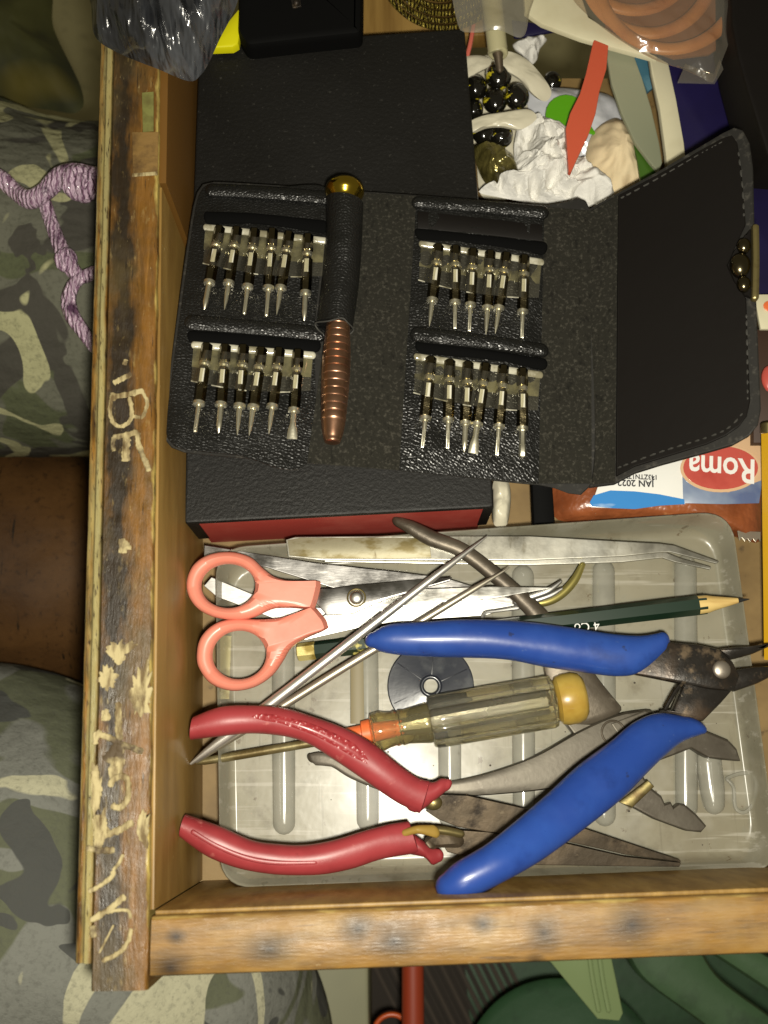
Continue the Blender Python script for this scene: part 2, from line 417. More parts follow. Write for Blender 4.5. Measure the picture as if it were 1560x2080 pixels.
m_pink = mat('pink_plastic', S(224, 138, 118), .42, bump=(('fine', 600, .1, .12), ('noise', 50, .12, .6)), var=(('noise', S(216, 126, 106), 50, .45, .65), ('fine', S(176, 106, 88), 150, .62, .72, None, .5), ('fine', S(110, 66, 54), 260, .69, .72, None, .6)), coat=.2, coat_rough=.25, rvar=('noise', 90, .32, .55))
m_steel = mat('bright_steel', (.62, .61, .57), .22, 1.0, var=(('fine', (.42, .40, .36), 130, .5, .68, (1, 4, 1)),), bump=(('fine', 240, .12, .15, (1, 6, 1)), ('noise', 60, .1, .5)), rvar=('noise', 70, .14, .42))
m_brightst = mat('polished_steel', (.66, .65, .62), .36, 1.0, var=(('fine', (.46, .45, .42), 130, .55, .7, (1, 4, 1)),), bump=(('fine', 240, .12, .15, (1, 6, 1)),), rvar=('noise', 70, .3, .5))
m_blade = mat('blade_steel', (.34, .33, .32), .25, 1.0, var=(('fine', (.62, .60, .58), 160, .55, .7, (1, 3, 1)),), bump=(('fine', 260, .15, .2, (1, 5, 1)),), rvar=('noise', 90, .15, .45))
m_dull = mat('dull_steel', (.40, .385, .33), .34, .92, var=(('fine', (.24, .22, .17), 130, .58, .72, (3, 1, 1)), ('noise', (.48, .47, .42), 60, .5, .7)), bump=(('fine', 200, .18, .2), ('noise', 40, .2, .6)), rvar=('noise', 90, .24, .46))
m_grey = mat('old_grey_steel', (.088, .077, .058), .42, .45, var=(('noise', (.062, .052, .038), 60, .42, .62), ('fine', (.14, .125, .10), 200, .6, .74), ('fine', (.04, .032, .022), 90, .6, .7, (1, 2, 1), .7)), bump=(('fine', 260, .25, .22), ('noise', 60, .2, .5)))
m_darkgrey = mat('worn_handle_steel', (.12, .10, .074), .42, .45, var=(('noise', (.07, .056, .04), 70, .42, .62), ('fine', (.2, .17, .13), 220, .64, .74)), bump=(('fine', 300, .45, .3),))
m_rust = mat('rusty_dark_steel', (.062, .048, .032), .5, .5, var=(('noise', (.12, .09, .058), 70, .46, .64), ('fine', (.024, .017, .011), 150, .54, .68), ('fine', (.19, .15, .10), 300, .64, .74)), bump=(('fine', 260, .5, .35),))
m_blackst = mat('blackened_steel', (.022, .019, .016), .36, .4, var=(('fine', (.15, .11, .07), 190, .57, .68), ('noise', (.06, .04, .025), 80, .48, .68), ('fine', (.30, .26, .2), 420, .68, .72)), bump=(('fine', 300, .5, .3),), rvar=('noise', 100, .22, .5))
m_brass = mat('brass', (.34, .28, .12), .34, .85, var=(('fine', (.18, .13, .06), 160, .52, .66),), bump=(('fine', 300, .2, .2),))
m_blue = mat('blue_vinyl', (.016, .052, .26), .34, var=(('noise', (.022, .07, .31), 60, .45, .7), ('fine', (.008, .024, .13), 90, .58, .72, None, .5), ('fine', (.10, .15, .33), 300, .69, .73, (1, 1, 1), .6), ('fine', (.02, .02, .03), 220, .69, .72, None, .6)), bump=(('noise', 40, .2, .9), ('fine', 500, .2, .16)), coat=.3, coat_rough=.2, spec=.5, rvar=('noise', 80, .26, .5))
m_redv = mat('red_vinyl', S(150, 56, 60), .40, var=(('noise', S(128, 42, 46), 50, .45, .68), ('fine', S(184, 108, 102), 260, .63, .74, None, .7), ('fine', S(70, 26, 28), 180, .66, .72, None, .5)), bump=(('noise', 50, .2, .8), ('fine', 500, .2, .18)), coat=.08, coat_rough=.28, spec=.45)
m_redtex = mat('red_vinyl_pebbled', S(148, 48, 52), .34, bump=(('vor', 900, .9, .5),), coat=.25, coat_rough=.2)
m_pencil = mat('green_paint', S(18, 40, 28), .28, var=(('fine', S(60, 78, 60), 300, .7, .76),), coat=.5)
m_pwood = mat('pencil_wood', S(206, 178, 112), .6, var=(('fine', S(176, 140, 80), 120, .5, .7, (.3, 3, 1)),))
m_lead = mat('graphite', (.03, .03, .03), .3, .3)
m_gold = mat('gold_metal', (.62, .44, .05), .16, 1.0, bump=(('noise', 80, .05, .3),))
m_goldband = mat('gilt_band', S(214, 200, 130), .35, .3, var=(('noise', S(150, 130, 60), 120, .5, .6),))
m_copper = mat('copper_metal', (.56, .32, .21), .34, 1.0, var=(('fine', (.44, .23, .14), 200, .5, .7),), rvar=('noise', 120, .26, .42))
m_acet = mat('amber_acetate', (.96, .91, .70), .06, trans=.94, ior=1.46, bump=(('noise', 60, .08, .5),), var=(('noise', (.93, .84, .5), 40, .45, .65),))
m_acet2 = mat('clear_acetate', (.95, .84, .46), .07, trans=.92, ior=1.46, bump=(('noise', 60, .12, .5),))
m_orange = mat('orange_plastic', S(226, 112, 62), .4, sss=.1)
m_disc = mat('smoky_plastic', (.022, .025, .034), .26, var=(('fine', (.06, .064, .07), 160, .54, .72),), bump=(('fine', 240, .2, .2),), coat=.3)
m_bit = mat('bit_chrome', (.15, .125, .07), .16, 1.0, rvar=('noise', 150, .1, .28), bump=(('noise', 300, .5, .8),))
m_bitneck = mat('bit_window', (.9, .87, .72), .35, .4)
m_tip = mat('bit_tip_steel', (.92, .88, .70), .30, .95, bump=(('noise', 300, .3, .4),))
m_vback = mat('vinyl_reflection_tone', (.20, .185, .11), .2, var=(('noise', (.03, .028, .016), 130, .40, .60),), bump=(('noise', 140, .6, 1.2),), coat=.8, coat_rough=.08)  # pale tone paints the clear vinyl's reflection between the bits
m_vroll = mat('vinyl_fold_sheen', (.50, .48, .38), .16, coat=.8, var=(('noise', (.22, .2, .13), 150, .45, .6),), bump=(('noise', 160, .4, .8),))  # pale colour paints the sheen on the vinyl's top fold and the glints
m_vin = film('clear_vinyl', (.95, .94, .88), .02, .1, ((120, .5, .8, (1, 1, 1)),), .5)
CAMO = (('warp', S(66, 66, 44), 24, .50, .515), ('warp', S(48, 46, 40), 33, .56, .572, (1, 1.3, 1)), ('warp', S(150, 146, 104), 29, .635, .645, (1.2, .8, 1)))
m_camo = mat('camouflage_cloth', S(98, 98, 86), .9, var=(('warp', S(84, 88, 66), 24, .49, .51), ('warp', S(70, 68, 62), 32, .55, .568, (1, 1.3, 1)), ('warp', S(160, 158, 122), 30, .60, .612, (1.2, .8, 1)), ('fine', S(62, 62, 54), 700, .5, .7, None, .45)), bump=(('fine', 900, .7, .4), ('noise', 30, .6, 6), ('noise', 12, .6, 12, (1, 2.2, 1))), spec=.1)
m_camo2 = mat('camouflage_cloth_pale', S(126, 127, 120), .9, var=(('warp', S(100, 103, 84), 20, .48, .495), ('warp', S(82, 83, 80), 26, .56, .572, (1, 1.4, 1)), ('warp', S(184, 181, 154), 22, .58, .588, (1.3, .8, 1)), ('fine', S(84, 84, 78), 600, .5, .7, None, .4)), bump=(('fine', 900, .7, .4), ('noise', 26, .5, 6), ('noise', 10, .6, 12, (1.6, .8, 1))), spec=.1)
m_skin = mat('brown_skin', S(84, 58, 30), .62, var=(('noise', S(66, 44, 22), 30, .4, .65), ('fine', S(48, 32, 17), 420, .56, .68, None, .7), ('fine', S(30, 22, 13), 170, .64, .66, (5, .2, 1))), bump=(('fine', 500, .5, .4), ('noise', 90, .3, .8)), sss=.1, spec=.2)
m_olive = mat('olive_cloth', S(56, 56, 18), .8, var=(('noise', S(36, 38, 14), 14, .42, .62, (2, .7, 1)), ('soft', S(96, 84, 16), 22, .6, .75)), bump=(('noise', 18, .5, 5),))
m_floor = mat('floor_cement', S(168, 160, 118), .75, var=(('noise', S(150, 142, 104), 8, .4, .65), ('fine', S(130, 124, 92), 90, .55, .75)), bump=(('fine', 90, .2, .6),))
m_cord = mat('lilac_satin_cord', S(196, 170, 190), .32, var=(('wave', S(134, 100, 126), 200, .6, .9, (1, 1, 1)), ('noise', S(90, 62, 86), 90, .58, .66), ('fine', S(226, 208, 220), 400, .58, .74)), bump=(('wave', 240, .8, .8), ('fine', 500, .4, .4)), spec=.8, coat=.3)
m_black = mat('black_plastic', (.003, .003, .003), .7, bump=(('noise', 60, .2, .8),), spec=.1)
m_wrap = mat('black_wrap', (.016, .017, .020), .2, var=(('noise', (.075, .08, .09), 30, .42, .66, (2.4, .6, 1)),), bump=(('noise', 30, 1.0, 10.0, (2.6, .5, 1)), ('fine', 140, .35, .8, (2.5, .6, 1))), coat=1.0, coat_rough=.1, spec=.8)
m_yellow = mat('lime_yellow_plastic', S(220, 214, 14), .45)
m_white = mat('white_plastic', S(214, 208, 178), .4, var=(('noise', S(196, 188, 156), 30, .45, .65),))
m_pen = mat('ivory_plastic', S(176, 170, 134), .35)
m_packet = mat('white_packet_film', S(196, 198, 204), .22, bump=(('noise', 60, .35, 1.4),), coat=.6, coat_rough=.1)
m_packet2 = mat('creamy_packet', S(206, 200, 178), .3, bump=(('noise', 50, .3, 1.2),), coat=.3)
m_tissue = mat('tissue_paper', S(224, 222, 216), .9, bump=(('noise', 150, .7, 1.2), ('fine', 400, .3, .4)), spec=.1)
m_cream = mat('cream_cloth', S(214, 196, 160), .8, var=(('noise', S(186, 158, 118), 60, .55, .72), ('fine', S(120, 90, 64), 200, .72, .76)), bump=(('noise', 70, .3, 1.2),))
m_green = mat('green_print', S(86, 158, 20), .35, coat=.5)
m_cand = mat('black_glossy_wrap', (.006, .0055, .004), .12, var=(('fine', S(190, 176, 40), 260, .565, .59),), bump=(('noise', 160, .45, 1.2),), coat=1, coat_rough=.05)
m_foil = mat('olive_gold_foil', (.20, .17, .05), .22, .6, var=(('noise', (.04, .032, .01), 70, .45, .6), ('fine', S(220, 200, 70), 130, .62, .7)), bump=(('noise', 150, .9, 1.6),), coat=.6)
m_redor = mat('red_orange_plastic', S(196, 88, 62), .4, bump=(('noise', 30, .1, .6),), sss=.05)
m_leaf = mat('grey_green_plastic', S(146, 148, 124), .35, var=(('soft', S(126, 130, 108), 25, .4, .65),))
m_leafg = mat('leaf_green_edge', S(58, 92, 26), .45)
m_teal = mat('teal_print', S(60, 104, 122), .5, var=(('noise', S(84, 124, 140), 80, .5, .65),))
m_navy = mat('navy_card', S(26, 20, 66), .5, var=(('noise', S(20, 14, 50), 25, .4, .65),))
m_rubber = mat('orange_tube', S(196, 134, 72), .38, var=(('noise', S(172, 108, 54), 40, .45, .65),), sss=.1)
m_bag = film('clear_bag', (.95, .91, .86), .06, .12, ((55, .8, 2.2, (1, 1.4, 1)), (170, .4, .8, (1, 1, 1))), .8)
m_haze = film('frosted_bag', (.92, .9, .84), .12, .2, ((60, .7, 2, (1, 1, 1)),), .6)
m_goldcord = mat('gold_cord', S(176, 158, 70), .3, .35, var=(('wave', S(50, 40, 14), 300, .3, .7),), bump=(('wave', 360, 1, .9),))
m_waf = mat('brown_orange_film', S(142, 80, 46), .3, var=(('noise', S(104, 54, 30), 50, .42, .65), ('fine', S(190, 134, 88), 110, .64, .74)), bump=(('noise', 60, .9, 2.4), ('noise', 160, .4, .8)), coat=.4, coat_rough=.14)
m_pwhite = mat('print_white', S(226, 226, 222), .3, coat=.4, bump=(('noise', 70, .2, .6),))
m_pblue = mat('print_blue', S(60, 132, 200), .3, coat=.4, var=(('noise', S(196, 216, 232), 75, .55, .66, (.5, 1.4, 1)),), bump=(('noise', 70, .2, .6),))
m_pgrey = mat('print_steel_blue', S(128, 142, 164), .3, coat=.4, var=(('noise', S(90, 104, 140), 40, .45, .6),), bump=(('noise', 70, .2, .6),))
m_pred = mat('print_red', S(184, 82, 72), .3, coat=.3, bump=(('noise', 70, .3, .8),), var=(('noise', S(168, 66, 58), 60, .5, .65),))
m_pcream = mat('print_cream', S(206, 172, 136), .3, coat=.3, bump=(('noise', 70, .3, .8),))
m_ink = mat('print_ink', (.03, .03, .035), .5)
m_yel2 = mat('yellow_paint', S(206, 160, 36), .35, coat=.4)
m_bucket = mat('dark_green_plastic', S(42, 74, 46), .55, var=(('fine', S(30, 54, 34), 60, .5, .7),), bump=(('noise', 14, .3, 3), ('fine', 120, .3, .6)))
m_bucket2 = mat('mid_green_plastic', S(62, 88, 58), .55, var=(('fine', S(44, 64, 42), 60, .5, .7),), bump=(('noise', 14, .3, 3), ('fine', 120, .3, .6)))
m_bucket3 = mat('pale_green_plastic', S(128, 146, 100), .45)
m_pole = mat('brick_red_paint', S(140, 52, 26), .5)
m_jug = mat('orange_clay', S(186, 80, 34), .3)
m_mat1 = mat('woven_strip_dark', S(52, 46, 40), .85, bump=(('fine', 200, .4, .5),))
m_mat2 = mat('woven_strip_pale', S(68, 60, 52), .85, bump=(('fine', 200, .4, .5),))

# ================================================================== THE SETTING
struct('floor', shell(quad(Vector((-90, -80, -46)), Vector((90, -80, -46)), Vector((90, 110, -46)), Vector((-90, 110, -46))), 6, 6, 1.0), m_floor)

# ------------------------------------------------------------------ the drawer
ZB = -7.0
dr = thing('wooden_drawer', 'open wooden drawer with scratched, worn varnished edges holding all the tools', 'drawer', (-4, 0, ZB))
def board(name, P0, P1, Q0, Q1, prof, m, n=80, wob=0.0, width=1.62):
    """P0->P1 left edge, Q0->Q1 right edge (z=0); prof list of (fraction across, z)"""
    R = []; uv = []
    for i in range(n + 1):
        t = i / n; a = P0.lerp(P1, t); b = Q0.lerp(Q1, t)
        r = []
        for f, z in prof:
            p = a.lerp(b, f); nz = noise.noise(Vector((f * 4, (P1 - P0).length * t * 1.3, 3.1))) * wob
            nz2 = noise.noise(Vector((f * 9, (P1 - P0).length * t * 4.1, 7.1))) * wob * .6
            edge = 1.0 if (.85 < f <= 1.0 and z > -1) else 0.3
            r.append(Vector((p.x + (nz + nz2) * edge, p.y, p.z + z + nz * .3 * (z > -1))))
            uv.append((f * width, (P1 - P0).length * t))
        R.append(r)
    return part(name, loft(R), m, dr, uv=uv)
A0, A1 = W(204, -110), W(146, 1958)
B0, B1 = W(327, -110), W(301, 1958)
ex = (A1 - A0).normalized()
board('bead_moulding', A0, A1, B0, B1, [(.0, -7), (.0, -.42), (.012, -.22), (.04, -.1), (.075, -.07), (.105, -.1), (.118, -.14), (.13, -.09), (.16, -.02), (.20, -.01), (.235, -.05), (.243, -.15), (.243, -7)], m_bead, 90, .035)
board('front_board', A0, A1 + ex * .56, B0, B1 + ex * .54, [(.246, -7), (.246, -.16), (.255, -.06), (.28, 0), (.4, 0), (.55, 0), (.7, 0), (.82, 0), (.90, -.005), (.95, -.02), (.985, -.06), (1.0, -.15), (1.0, -7)], m_front, 120, .03)
C0, C1 = W(308, 1862), W(2100, 1794.4)
D0, D1 = W(304, 1986), W(2100, 1917)
m_side = mat('wood_side', S(134, 100, 48), .34, uv=True, var=(
    ('noise', S(108, 82, 46), 1.2, .4, .65, (3, .4, 1)), ('fine', S(152, 120, 74), 2.2, .58, .72, (6, .2, 1), .7), ('noise', S(152, 126, 78), .55, .45, .65, (1, .7, 1), .55), ('fine', S(70, 54, 36), 3.5, .6, .7, (2, .12, 1), .7), ('fine', S(198, 180, 140), 6, .66, .72, (1, .3, 1), .6),
    ('uband', S(186, 164, 98), (0.03, -.02, .42), -.03, .04, None, .9),
    ('spots', S(22, 22, 25), [(tuple((W(x, y) - Vector((-4, 0, ZB))) * K), r * .0175 * K, q) for x, y, r, q in ((547, 1928, 30, 1.7), (346, 1966, 34, 1.2), (358, 1903, 16, 1.2), (727, 1887, 30, 1.2), (801, 1911, 36, 1.5), (981, 1878, 20, 1.3), (1105, 1895, 30, 1.2), (1088, 1958, 18, 1.1), (1283, 1879, 40, 1.2))], -.05, .85, None, .95)),
    bump=(('fine', 5, .35, .4, (4, .5, 1)),), rvar=('noise', 2, .3, .55))
board('side_board', C0, C1, D0, D1, [(.0, -7), (.0, -.12), (.02, -.04), (.06, -.0), (.3, .01), (.6, .01), (.9, 0), (.97, -.04), (1.0, -.14), (1.0, -7)], m_side, 90, .03, 1.34)
# inner faces, a few millimetres proud of the boards
def inner(name, p, q, z0, z1, off, m, n=30, label=None):
    d = (q - p).normalized(); nn = Vector((-d.y, d.x, 0))
    a, b = p + nn * .004, q + nn * .004
    fr = [a + Vector((0, 0, z0)), b + Vector((0, 0, z0)), b + nn * off + Vector((0, 0, z0)), a + nn * off + Vector((0, 0, z0))]
    return part(name, slab(fr, z0 - z1, .03), m, dr, label)
inner('inner_panel', W(300.5, 1850) , W(318, 372), -.22, ZB, -.10, m_wood_in)
inner('inner_panel', W(318, 366), W(327, -110), -.16, ZB, -.22, m_front, label='darker upper length of the inner panel')
inner('inner_panel', W(2080, 1795), W(312, 1861), -.22, ZB, -.10, m_wood_in)
part('bottom_panel', shell(quad(Vector((-5.9, -4.6, ZB)), Vector((16, -4.6, ZB)), Vector((16, 22, ZB)), Vector((-6.6, 22, ZB))), 4, 4, .5), m_wood_bot, dr)
# scratched lettering and bare patches on the front board
def stroke(pts, wpx, z=.012, seed=0):
    P = cr([(W(x, y, 0).x, W(x, y, 0).y) for x, y in pts], max(8, 6 * len(pts)))
    V = []; Fc = []; n = len(P)
    for i, p in enumerate(P):
        a, b = P[max(i - 1, 0)], P[min(i + 1, n - 1)]
        t = Vector((b[0] - a[0], b[1] - a[1], 0)).normalized(); s = Vector((-t.y, t.x, 0))
        h = wpx * .0109 * .5 * (1 + .5 * noise.noise(Vector((i * .9, seed, 1.7)))) * (.55 if i in (0, n - 1) else 1)
        h2 = wpx * .0109 * .5 * (1 + .5 * noise.noise(Vector((i * .9, seed, 9.7)))) * (.55 if i in (0, n - 1) else 1)
        c = Vector((p[0], p[1], z)); e = Vector((0, 0, .02))
        V += [c - s * h - e, c - s * h * .7, c + s * h2 * .7, c + s * h2 - e]
        if i: o = 4 * i; Fc += [(o - 4 + k, o - 3 + k, o + 1 + k, o + k) for k in range(3)]
    return V, Fc
ST_ = [([(230, 778), (250, 768), (267, 759)], 13), ([(256, 730), (252, 742)], 10),
    ([(226, 806), (258, 801), (289, 794)], 13), ([(228, 806), (223, 832), (230, 858), (248, 866), (265, 852), (267, 830), (262, 806)], 9), ([(286, 790), (298, 815), (294, 838), (286, 848), (270, 845)], 8), ([(230, 798), (228, 815)], 12),
    ([(230, 888), (256, 883), (281, 877)], 12), ([(231, 888), (229, 902), (232, 917)], 9), ([(257, 883), (256, 910), (254, 938)], 16), ([(280, 878), (281, 903), (292, 930), (303, 958)], 11),
    ([(240, 1426), (241, 1465), (243, 1505)], 13), ([(195, 1488), (220, 1498), (244, 1511), (266, 1518), (291, 1528)], 12), ([(214, 1546), (230, 1526), (244, 1508)], 18), ([(244, 1508), (240, 1535), (232, 1556)], 16), ([(216, 1452), (214, 1464)], 13), ([(196, 1486), (194, 1512)], 12),
    ([(222, 1598), (232, 1583), (252, 1577), (261, 1595), (258, 1622), (244, 1640), (226, 1636)], 12), ([(191, 1565), (196, 1600), (193, 1645)], 16), ([(199, 1655), (200, 1690), (197, 1720)], 15), ([(212, 1662), (205, 1690)], 12), ([(176, 1722), (205, 1728), (234, 1726)], 11), ([(219, 1697), (245, 1684), (272, 1669)], 13),
    ([(180, 1811), (205, 1798), (228, 1780), (230, 1768)], 9), ([(230, 1768), (243, 1752), (251, 1735)], 7), ([(184, 1869), (220, 1848), (255, 1819)], 11), ([(216, 1853), (245, 1848), (262, 1851), (266, 1866)], 7), ([(266, 1885), (260, 1912), (240, 1936), (208, 1952)], 9), ([(188, 1880), (192, 1904)], 12), ([(232, 1878), (218, 1905), (203, 1935)], 4)]
for i, (p, w_) in enumerate(ST_): part('scratched_stroke', stroke(p, w_ * 1.08, .012 + .0016 * i, i * 3.3), m_scratch, dr)
def chip(c, outline, m=m_scratch, name='bare_patch', z=.008):
    O = closed_cr([W(x, y, z) for x, y in outline], 70); cc = W(*c, z)
    O = [cc + (o - cc) * (1 + .5 * noise.fractal(Vector((o.x * 5, o.y * 5, 2)), .6, 2, 4)) for o in O]
    for o in O: o.z = z
    return slab(O, .03, .012)
for c, o in (((240, 1329), [(222, 1318), (238, 1304), (270, 1300), (262, 1326), (246, 1344), (226, 1338)]),
             ((217, 1378), [(200, 1366), (212, 1350), (232, 1362), (240, 1385), (216, 1402), (202, 1390)]),
             ((284, 1412), [(268, 1380), (280, 1362), (302, 1346), (303, 1445), (280, 1455), (266, 1425)]),
             ((196, 1600), [(186, 1560), (200, 1556), (206, 1600), (200, 1650), (188, 1640)]), ((202, 1690), [(190, 1660), (214, 1652), (218, 1690), (206, 1722), (192, 1712)]), ((236, 1560), [(222, 1540), (246, 1530), (252, 1556), (240, 1576), (224, 1572)]), ((250, 1110), [(240, 1096), (262, 1100), (264, 1118), (246, 1126)]), ((214, 1450), [(207, 1440), (222, 1442), (220, 1464), (208, 1462)]),
             ((286, 1690), [(276, 1670), (300, 1640), (300, 1712), (284, 1706)])):
    part('bare_patch', chip(c, o), m_scratch, dr)

part('worn_patch', slab([W(268, 268, .012), W(322, 268, .012), W(320, 349, .012), W(270, 352, .012)], .03, .012), mat('rough_brown_patch', S(124, 96, 50), .7, var=(('fine', S(84, 62, 32), 160, .45, .62),), bump=(('fine', 300, .6, .4),)), dr)
part('torn_label', slab([W(288, 188, .014), W(312, 186, .014), W(312, 266, .014), W(290, 268, .014)], .03, .01), mat('faded_label', S(116, 116, 62), .6, var=(('fine', S(92, 86, 44), 200, .45, .65),)), dr)
part('bare_line', slab([W(268, 352, .02), W(320, 348, .02), W(320, 355, .02), W(268, 359, .02)], .03, .008), m_scratch, dr)

# ------------------------------------------------------------------ person beside the drawer
pe = thing('person', 'person seated cross-legged in camouflage trousers, bare shin showing, left of the drawer', 'person', (-16, 0, -46))
def limb(pts, n=90, seg=72, wr=.25, ns=.22, seed=0.0):
    V, Fc = ptube(pts, n, seg)
    V2 = []
    for v in V:
        q = Vector((v.x * ns + seed, v.y * ns, v.z * ns))
        V2.append(v + Vector((noise.noise(q), noise.noise(q + Vector((4, 1, 0))), noise.noise(q + Vector((0, 7, 3))))) * wr * 2 + Vector((0, 0, wr * .9 * noise.noise(q * 3.1) + wr * .5 * (1 - 2 * abs(noise.noise(q * 4.3 + Vector((2, 9, 1))))))))
    return V2, Fc
part('body', limb([(-760, 700, -16, 420), (-500, 1000, -17, 330), (-120, 1130, -18.5, 285), (90, 1165, -19, 255), (330, 1180, -20, 215), (640, 1240, -22, 180)], wr=.12), m_skin, pe)
part('trouser_leg', limb([(-800, 420, -14, 430), (-420, 470, -13.5, 400), (-100, 560, -13, 365), (110, 590, -13, 350), (330, 610, -14, 335)], wr=.22, seed=3), m_camo, pe)
part('trouser_leg', limb([(-800, 1700, -15, 480), (-400, 1720, -14.5, 440), (-60, 1760, -14.5, 400), (150, 1850, -15, 400), (330, 2100, -17, 330), (420, 2330, -20, 300)], wr=.22, seed=8), m_camo2, pe, label='paler camouflage trouser leg')

# lilac cord lying on the trouser leg
cd = thing('braided_cord', 'shiny lilac braided cord with knots, hanging on the camouflage trousers', 'cord', W(80, 450, -6.5))
zc = -6.3
part('strand', ptube([(-60, 335, zc, 16), (0, 362, zc + .2, 18), (30, 388, zc, 17), (60, 405, zc + .2, 20), (90, 390, zc + .3, 19), (120, 362, zc + .4, 22), (150, 355, zc + .3, 24), (180, 358, zc, 22), (215, 365, zc, 20)], 70, 12), m_cord, cd)
part('strand', ptube([(86, 395, zc, 14), (100, 440, zc - .2, 14), (118, 490, zc - .2, 15), (136, 530, zc - .2, 17), (158, 560, zc - .3, 15), (178, 560, zc - .5, 14)], 50, 12), m_cord, cd)
part('strand', ptube([(190, 552, zc - .4, 12), (155, 572, zc - .2, 13), (140, 605, zc - .3, 15), (146, 640, zc - .4, 16), (166, 670, zc - .5, 14), (190, 705, zc - .7, 12)], 50, 12), m_cord, cd)
part('knot', join(ring_torus(W(160, 372, zc + .5), .36, .2, (.5, .5, .4), 26, 10), ring_torus(W(172, 380, zc + .35), .3, .2, (1.2, .2, 1.2), 26, 10)), m_cord, cd)
part('knot', ring_torus(W(134, 528, zc), .24, .15, (.9, .3, .9), 24, 10), m_cord, cd)
# olive cloth top left
solo('olive_cloth', blob((40, 80), [(-120, -60), (86, -40), (110, 60), (166, 182), (158, 228), (90, 222), (-20, 208), (-120, 190)], -12, 1.2, .5, .35, 12, 90, 3), m_olive, 'dark olive green cloth in the top left corner beside the drawer', 'cloth')

# ------------------------------------------------------------------ below the drawer
def zp(px, py, z): return W(px, py, z)
solo('pale_box', slab([zp(300, 1900, -19), zp(749, 1900, -19), zp(752, 2250, -19), zp(300, 2250, -19)], 7.5, .3), mat('pale_grey_paint', S(150, 148, 118), .6, var=(('noise', S(132, 132, 108), 9, .4, .65),)), 'plain pale grey box top on the floor below the drawer', 'box')
pl_ = solo('red_pole', lathe(W(838, 1880, -18), W(840, 2300, -18), [(0, .36 * 1.1), (14, .4 * 1.1)], 18), m_pole, 'brick red painted pole below the drawer edge', 'pole')
solo('clay_jar', join(lathe(W(796, 2100, -30), W(796, 2100, -20), [(0, .6), (3, .95), (7, .85), (8.6, .6), (9.6, .72), (10, .7)], 24, True, False), ring_torus(W(796, 2100, -20), .68, .1)), m_jug, 'glossy orange clay jar partly seen beside the red pole', 'jar')
wm = thing('woven_mat', 'dark woven mat of diagonal strips behind the red pole', 'mat', W(850, 2000, -44))
for i in range(17):
    x = 735 + i * 17
    part('strip', pslab([(x, 1920), (x + 10, 1920), (x + 105, 2110), (x + 95, 2110)], -28 + .12 * (i % 2), .25, .04), m_mat1 if i % 2 else m_mat2, wm)
part('backing', pslab([(735, 1915), (940, 1915), (960, 2130), (735, 2130)], -28.4, .4, .05), m_mat1, wm)
# green plastic things, right
solo('green_basin', lathe(W(1145, 2215, -20), W(1145, 2215, -30), [(-.55, .05), (-.5, 1.2), (-.3, 2.6), (-.05, 3.5), (.0, 3.75), (.15, 3.9), (.6, 3.85), (8, 3.2), (10, 3.0)], 72), m_bucket, 'round dark green plastic basin turned over below the drawer', 'basin')
bs = thing('plastic_stool', 'green plastic stool with a pale ribbed leg under the drawer', 'stool', W(1250, 2050, -44))
part('leg', pslab([(1098, 1930), (1238, 1925), (1266, 2058), (1258, 2074), (1214, 2070)], -17, .5, .06), m_bucket3, bs)
for x in (1196, 1216):
    part('rib', ptube([(x, 1930, -16.9, 5), (x + 8, 1990, -16.9, 5), (x + 20, 2052, -16.9, 5)], 14, 8), m_bucket3, bs)
part('seat', edge_tube([(1262, 1925), (1300, 1985), (1400, 2060), (1480, 2120)], [(1420, 1925), (1460, 1985), (1560, 2060), (1640, 2120)], [-18, -18, -18, -18], [.6, .6, .6, .6], 20, 18, p=4), m_bucket2, bs)
solo('green_crate_edge', edge_tube([(1395, 1905), (1480, 1960), (1600, 2040)], [(1500, 1905), (1590, 1960), (1720, 2040)], [-16, -16, -16], [.6, .6, .6], 16, 16, p=4), m_bucket2, 'mid green plastic rim under the right end of the drawer', 'plastic rim')
solo('green_floor_cloth', pslab([(930, 1900), (1700, 1900), (1700, 2200), (930, 2200)], -29, .5, .1), m_bucket, 'dark green sheet lying under the green stool', 'sheet')

# ------------------------------------------------------------------ black box with red front
ZT = -3.9
bx = thing('leatherette_box', 'large black leatherette box with a red front, under the bit wallet', 'box', W(680, 700, ZB))
top = [W(404, 92, ZT), W(944, 57, ZT), W(972, 400, ZT), W(1003, 1030, ZT), W(373, 1063, ZT), W(385, 600, ZT)]
part('lid', slab(rpoly(top, .12, 3), .22, .09), m_book, bx)
fr = lambda p, q, d: None
part('red_front', slab([W(398, 1061, ZT - .2), W(986, 1031, ZT - .2), W(986, 1031, ZT - .2) + Vector((0, 1.2, 0)), W(398, 1061, ZT - .2) + Vector((0, 1.2, 0))], 2.85, .02), m_red, bx)
part('body', slab([W(410, 110, ZT - .2), W(935, 75, ZT - .2), W(985, 960, ZT - .2), W(395, 980, ZT - .2)], 2.85, .03), m_book, bx)
part('corner_flap', slab([W(372, 1062, ZT - .06), W(400, 1060, ZT - .06), W(400, 1060, ZT - .06) + Vector((.05, .5, 0)), W(372, 1062, ZT - .06) + Vector((0, .5, 0))], 2.3, .08), m_book, bx)
part('corner_flap', slab([W(983, 1032, ZT - .06), W(1003, 1030, ZT - .06), W(1003, 1030, ZT - .06) + Vector((0, .5, 0)), W(983, 1032, ZT - .06) + Vector((0, .5, 0))], 2.3, .06), m_book, bx)

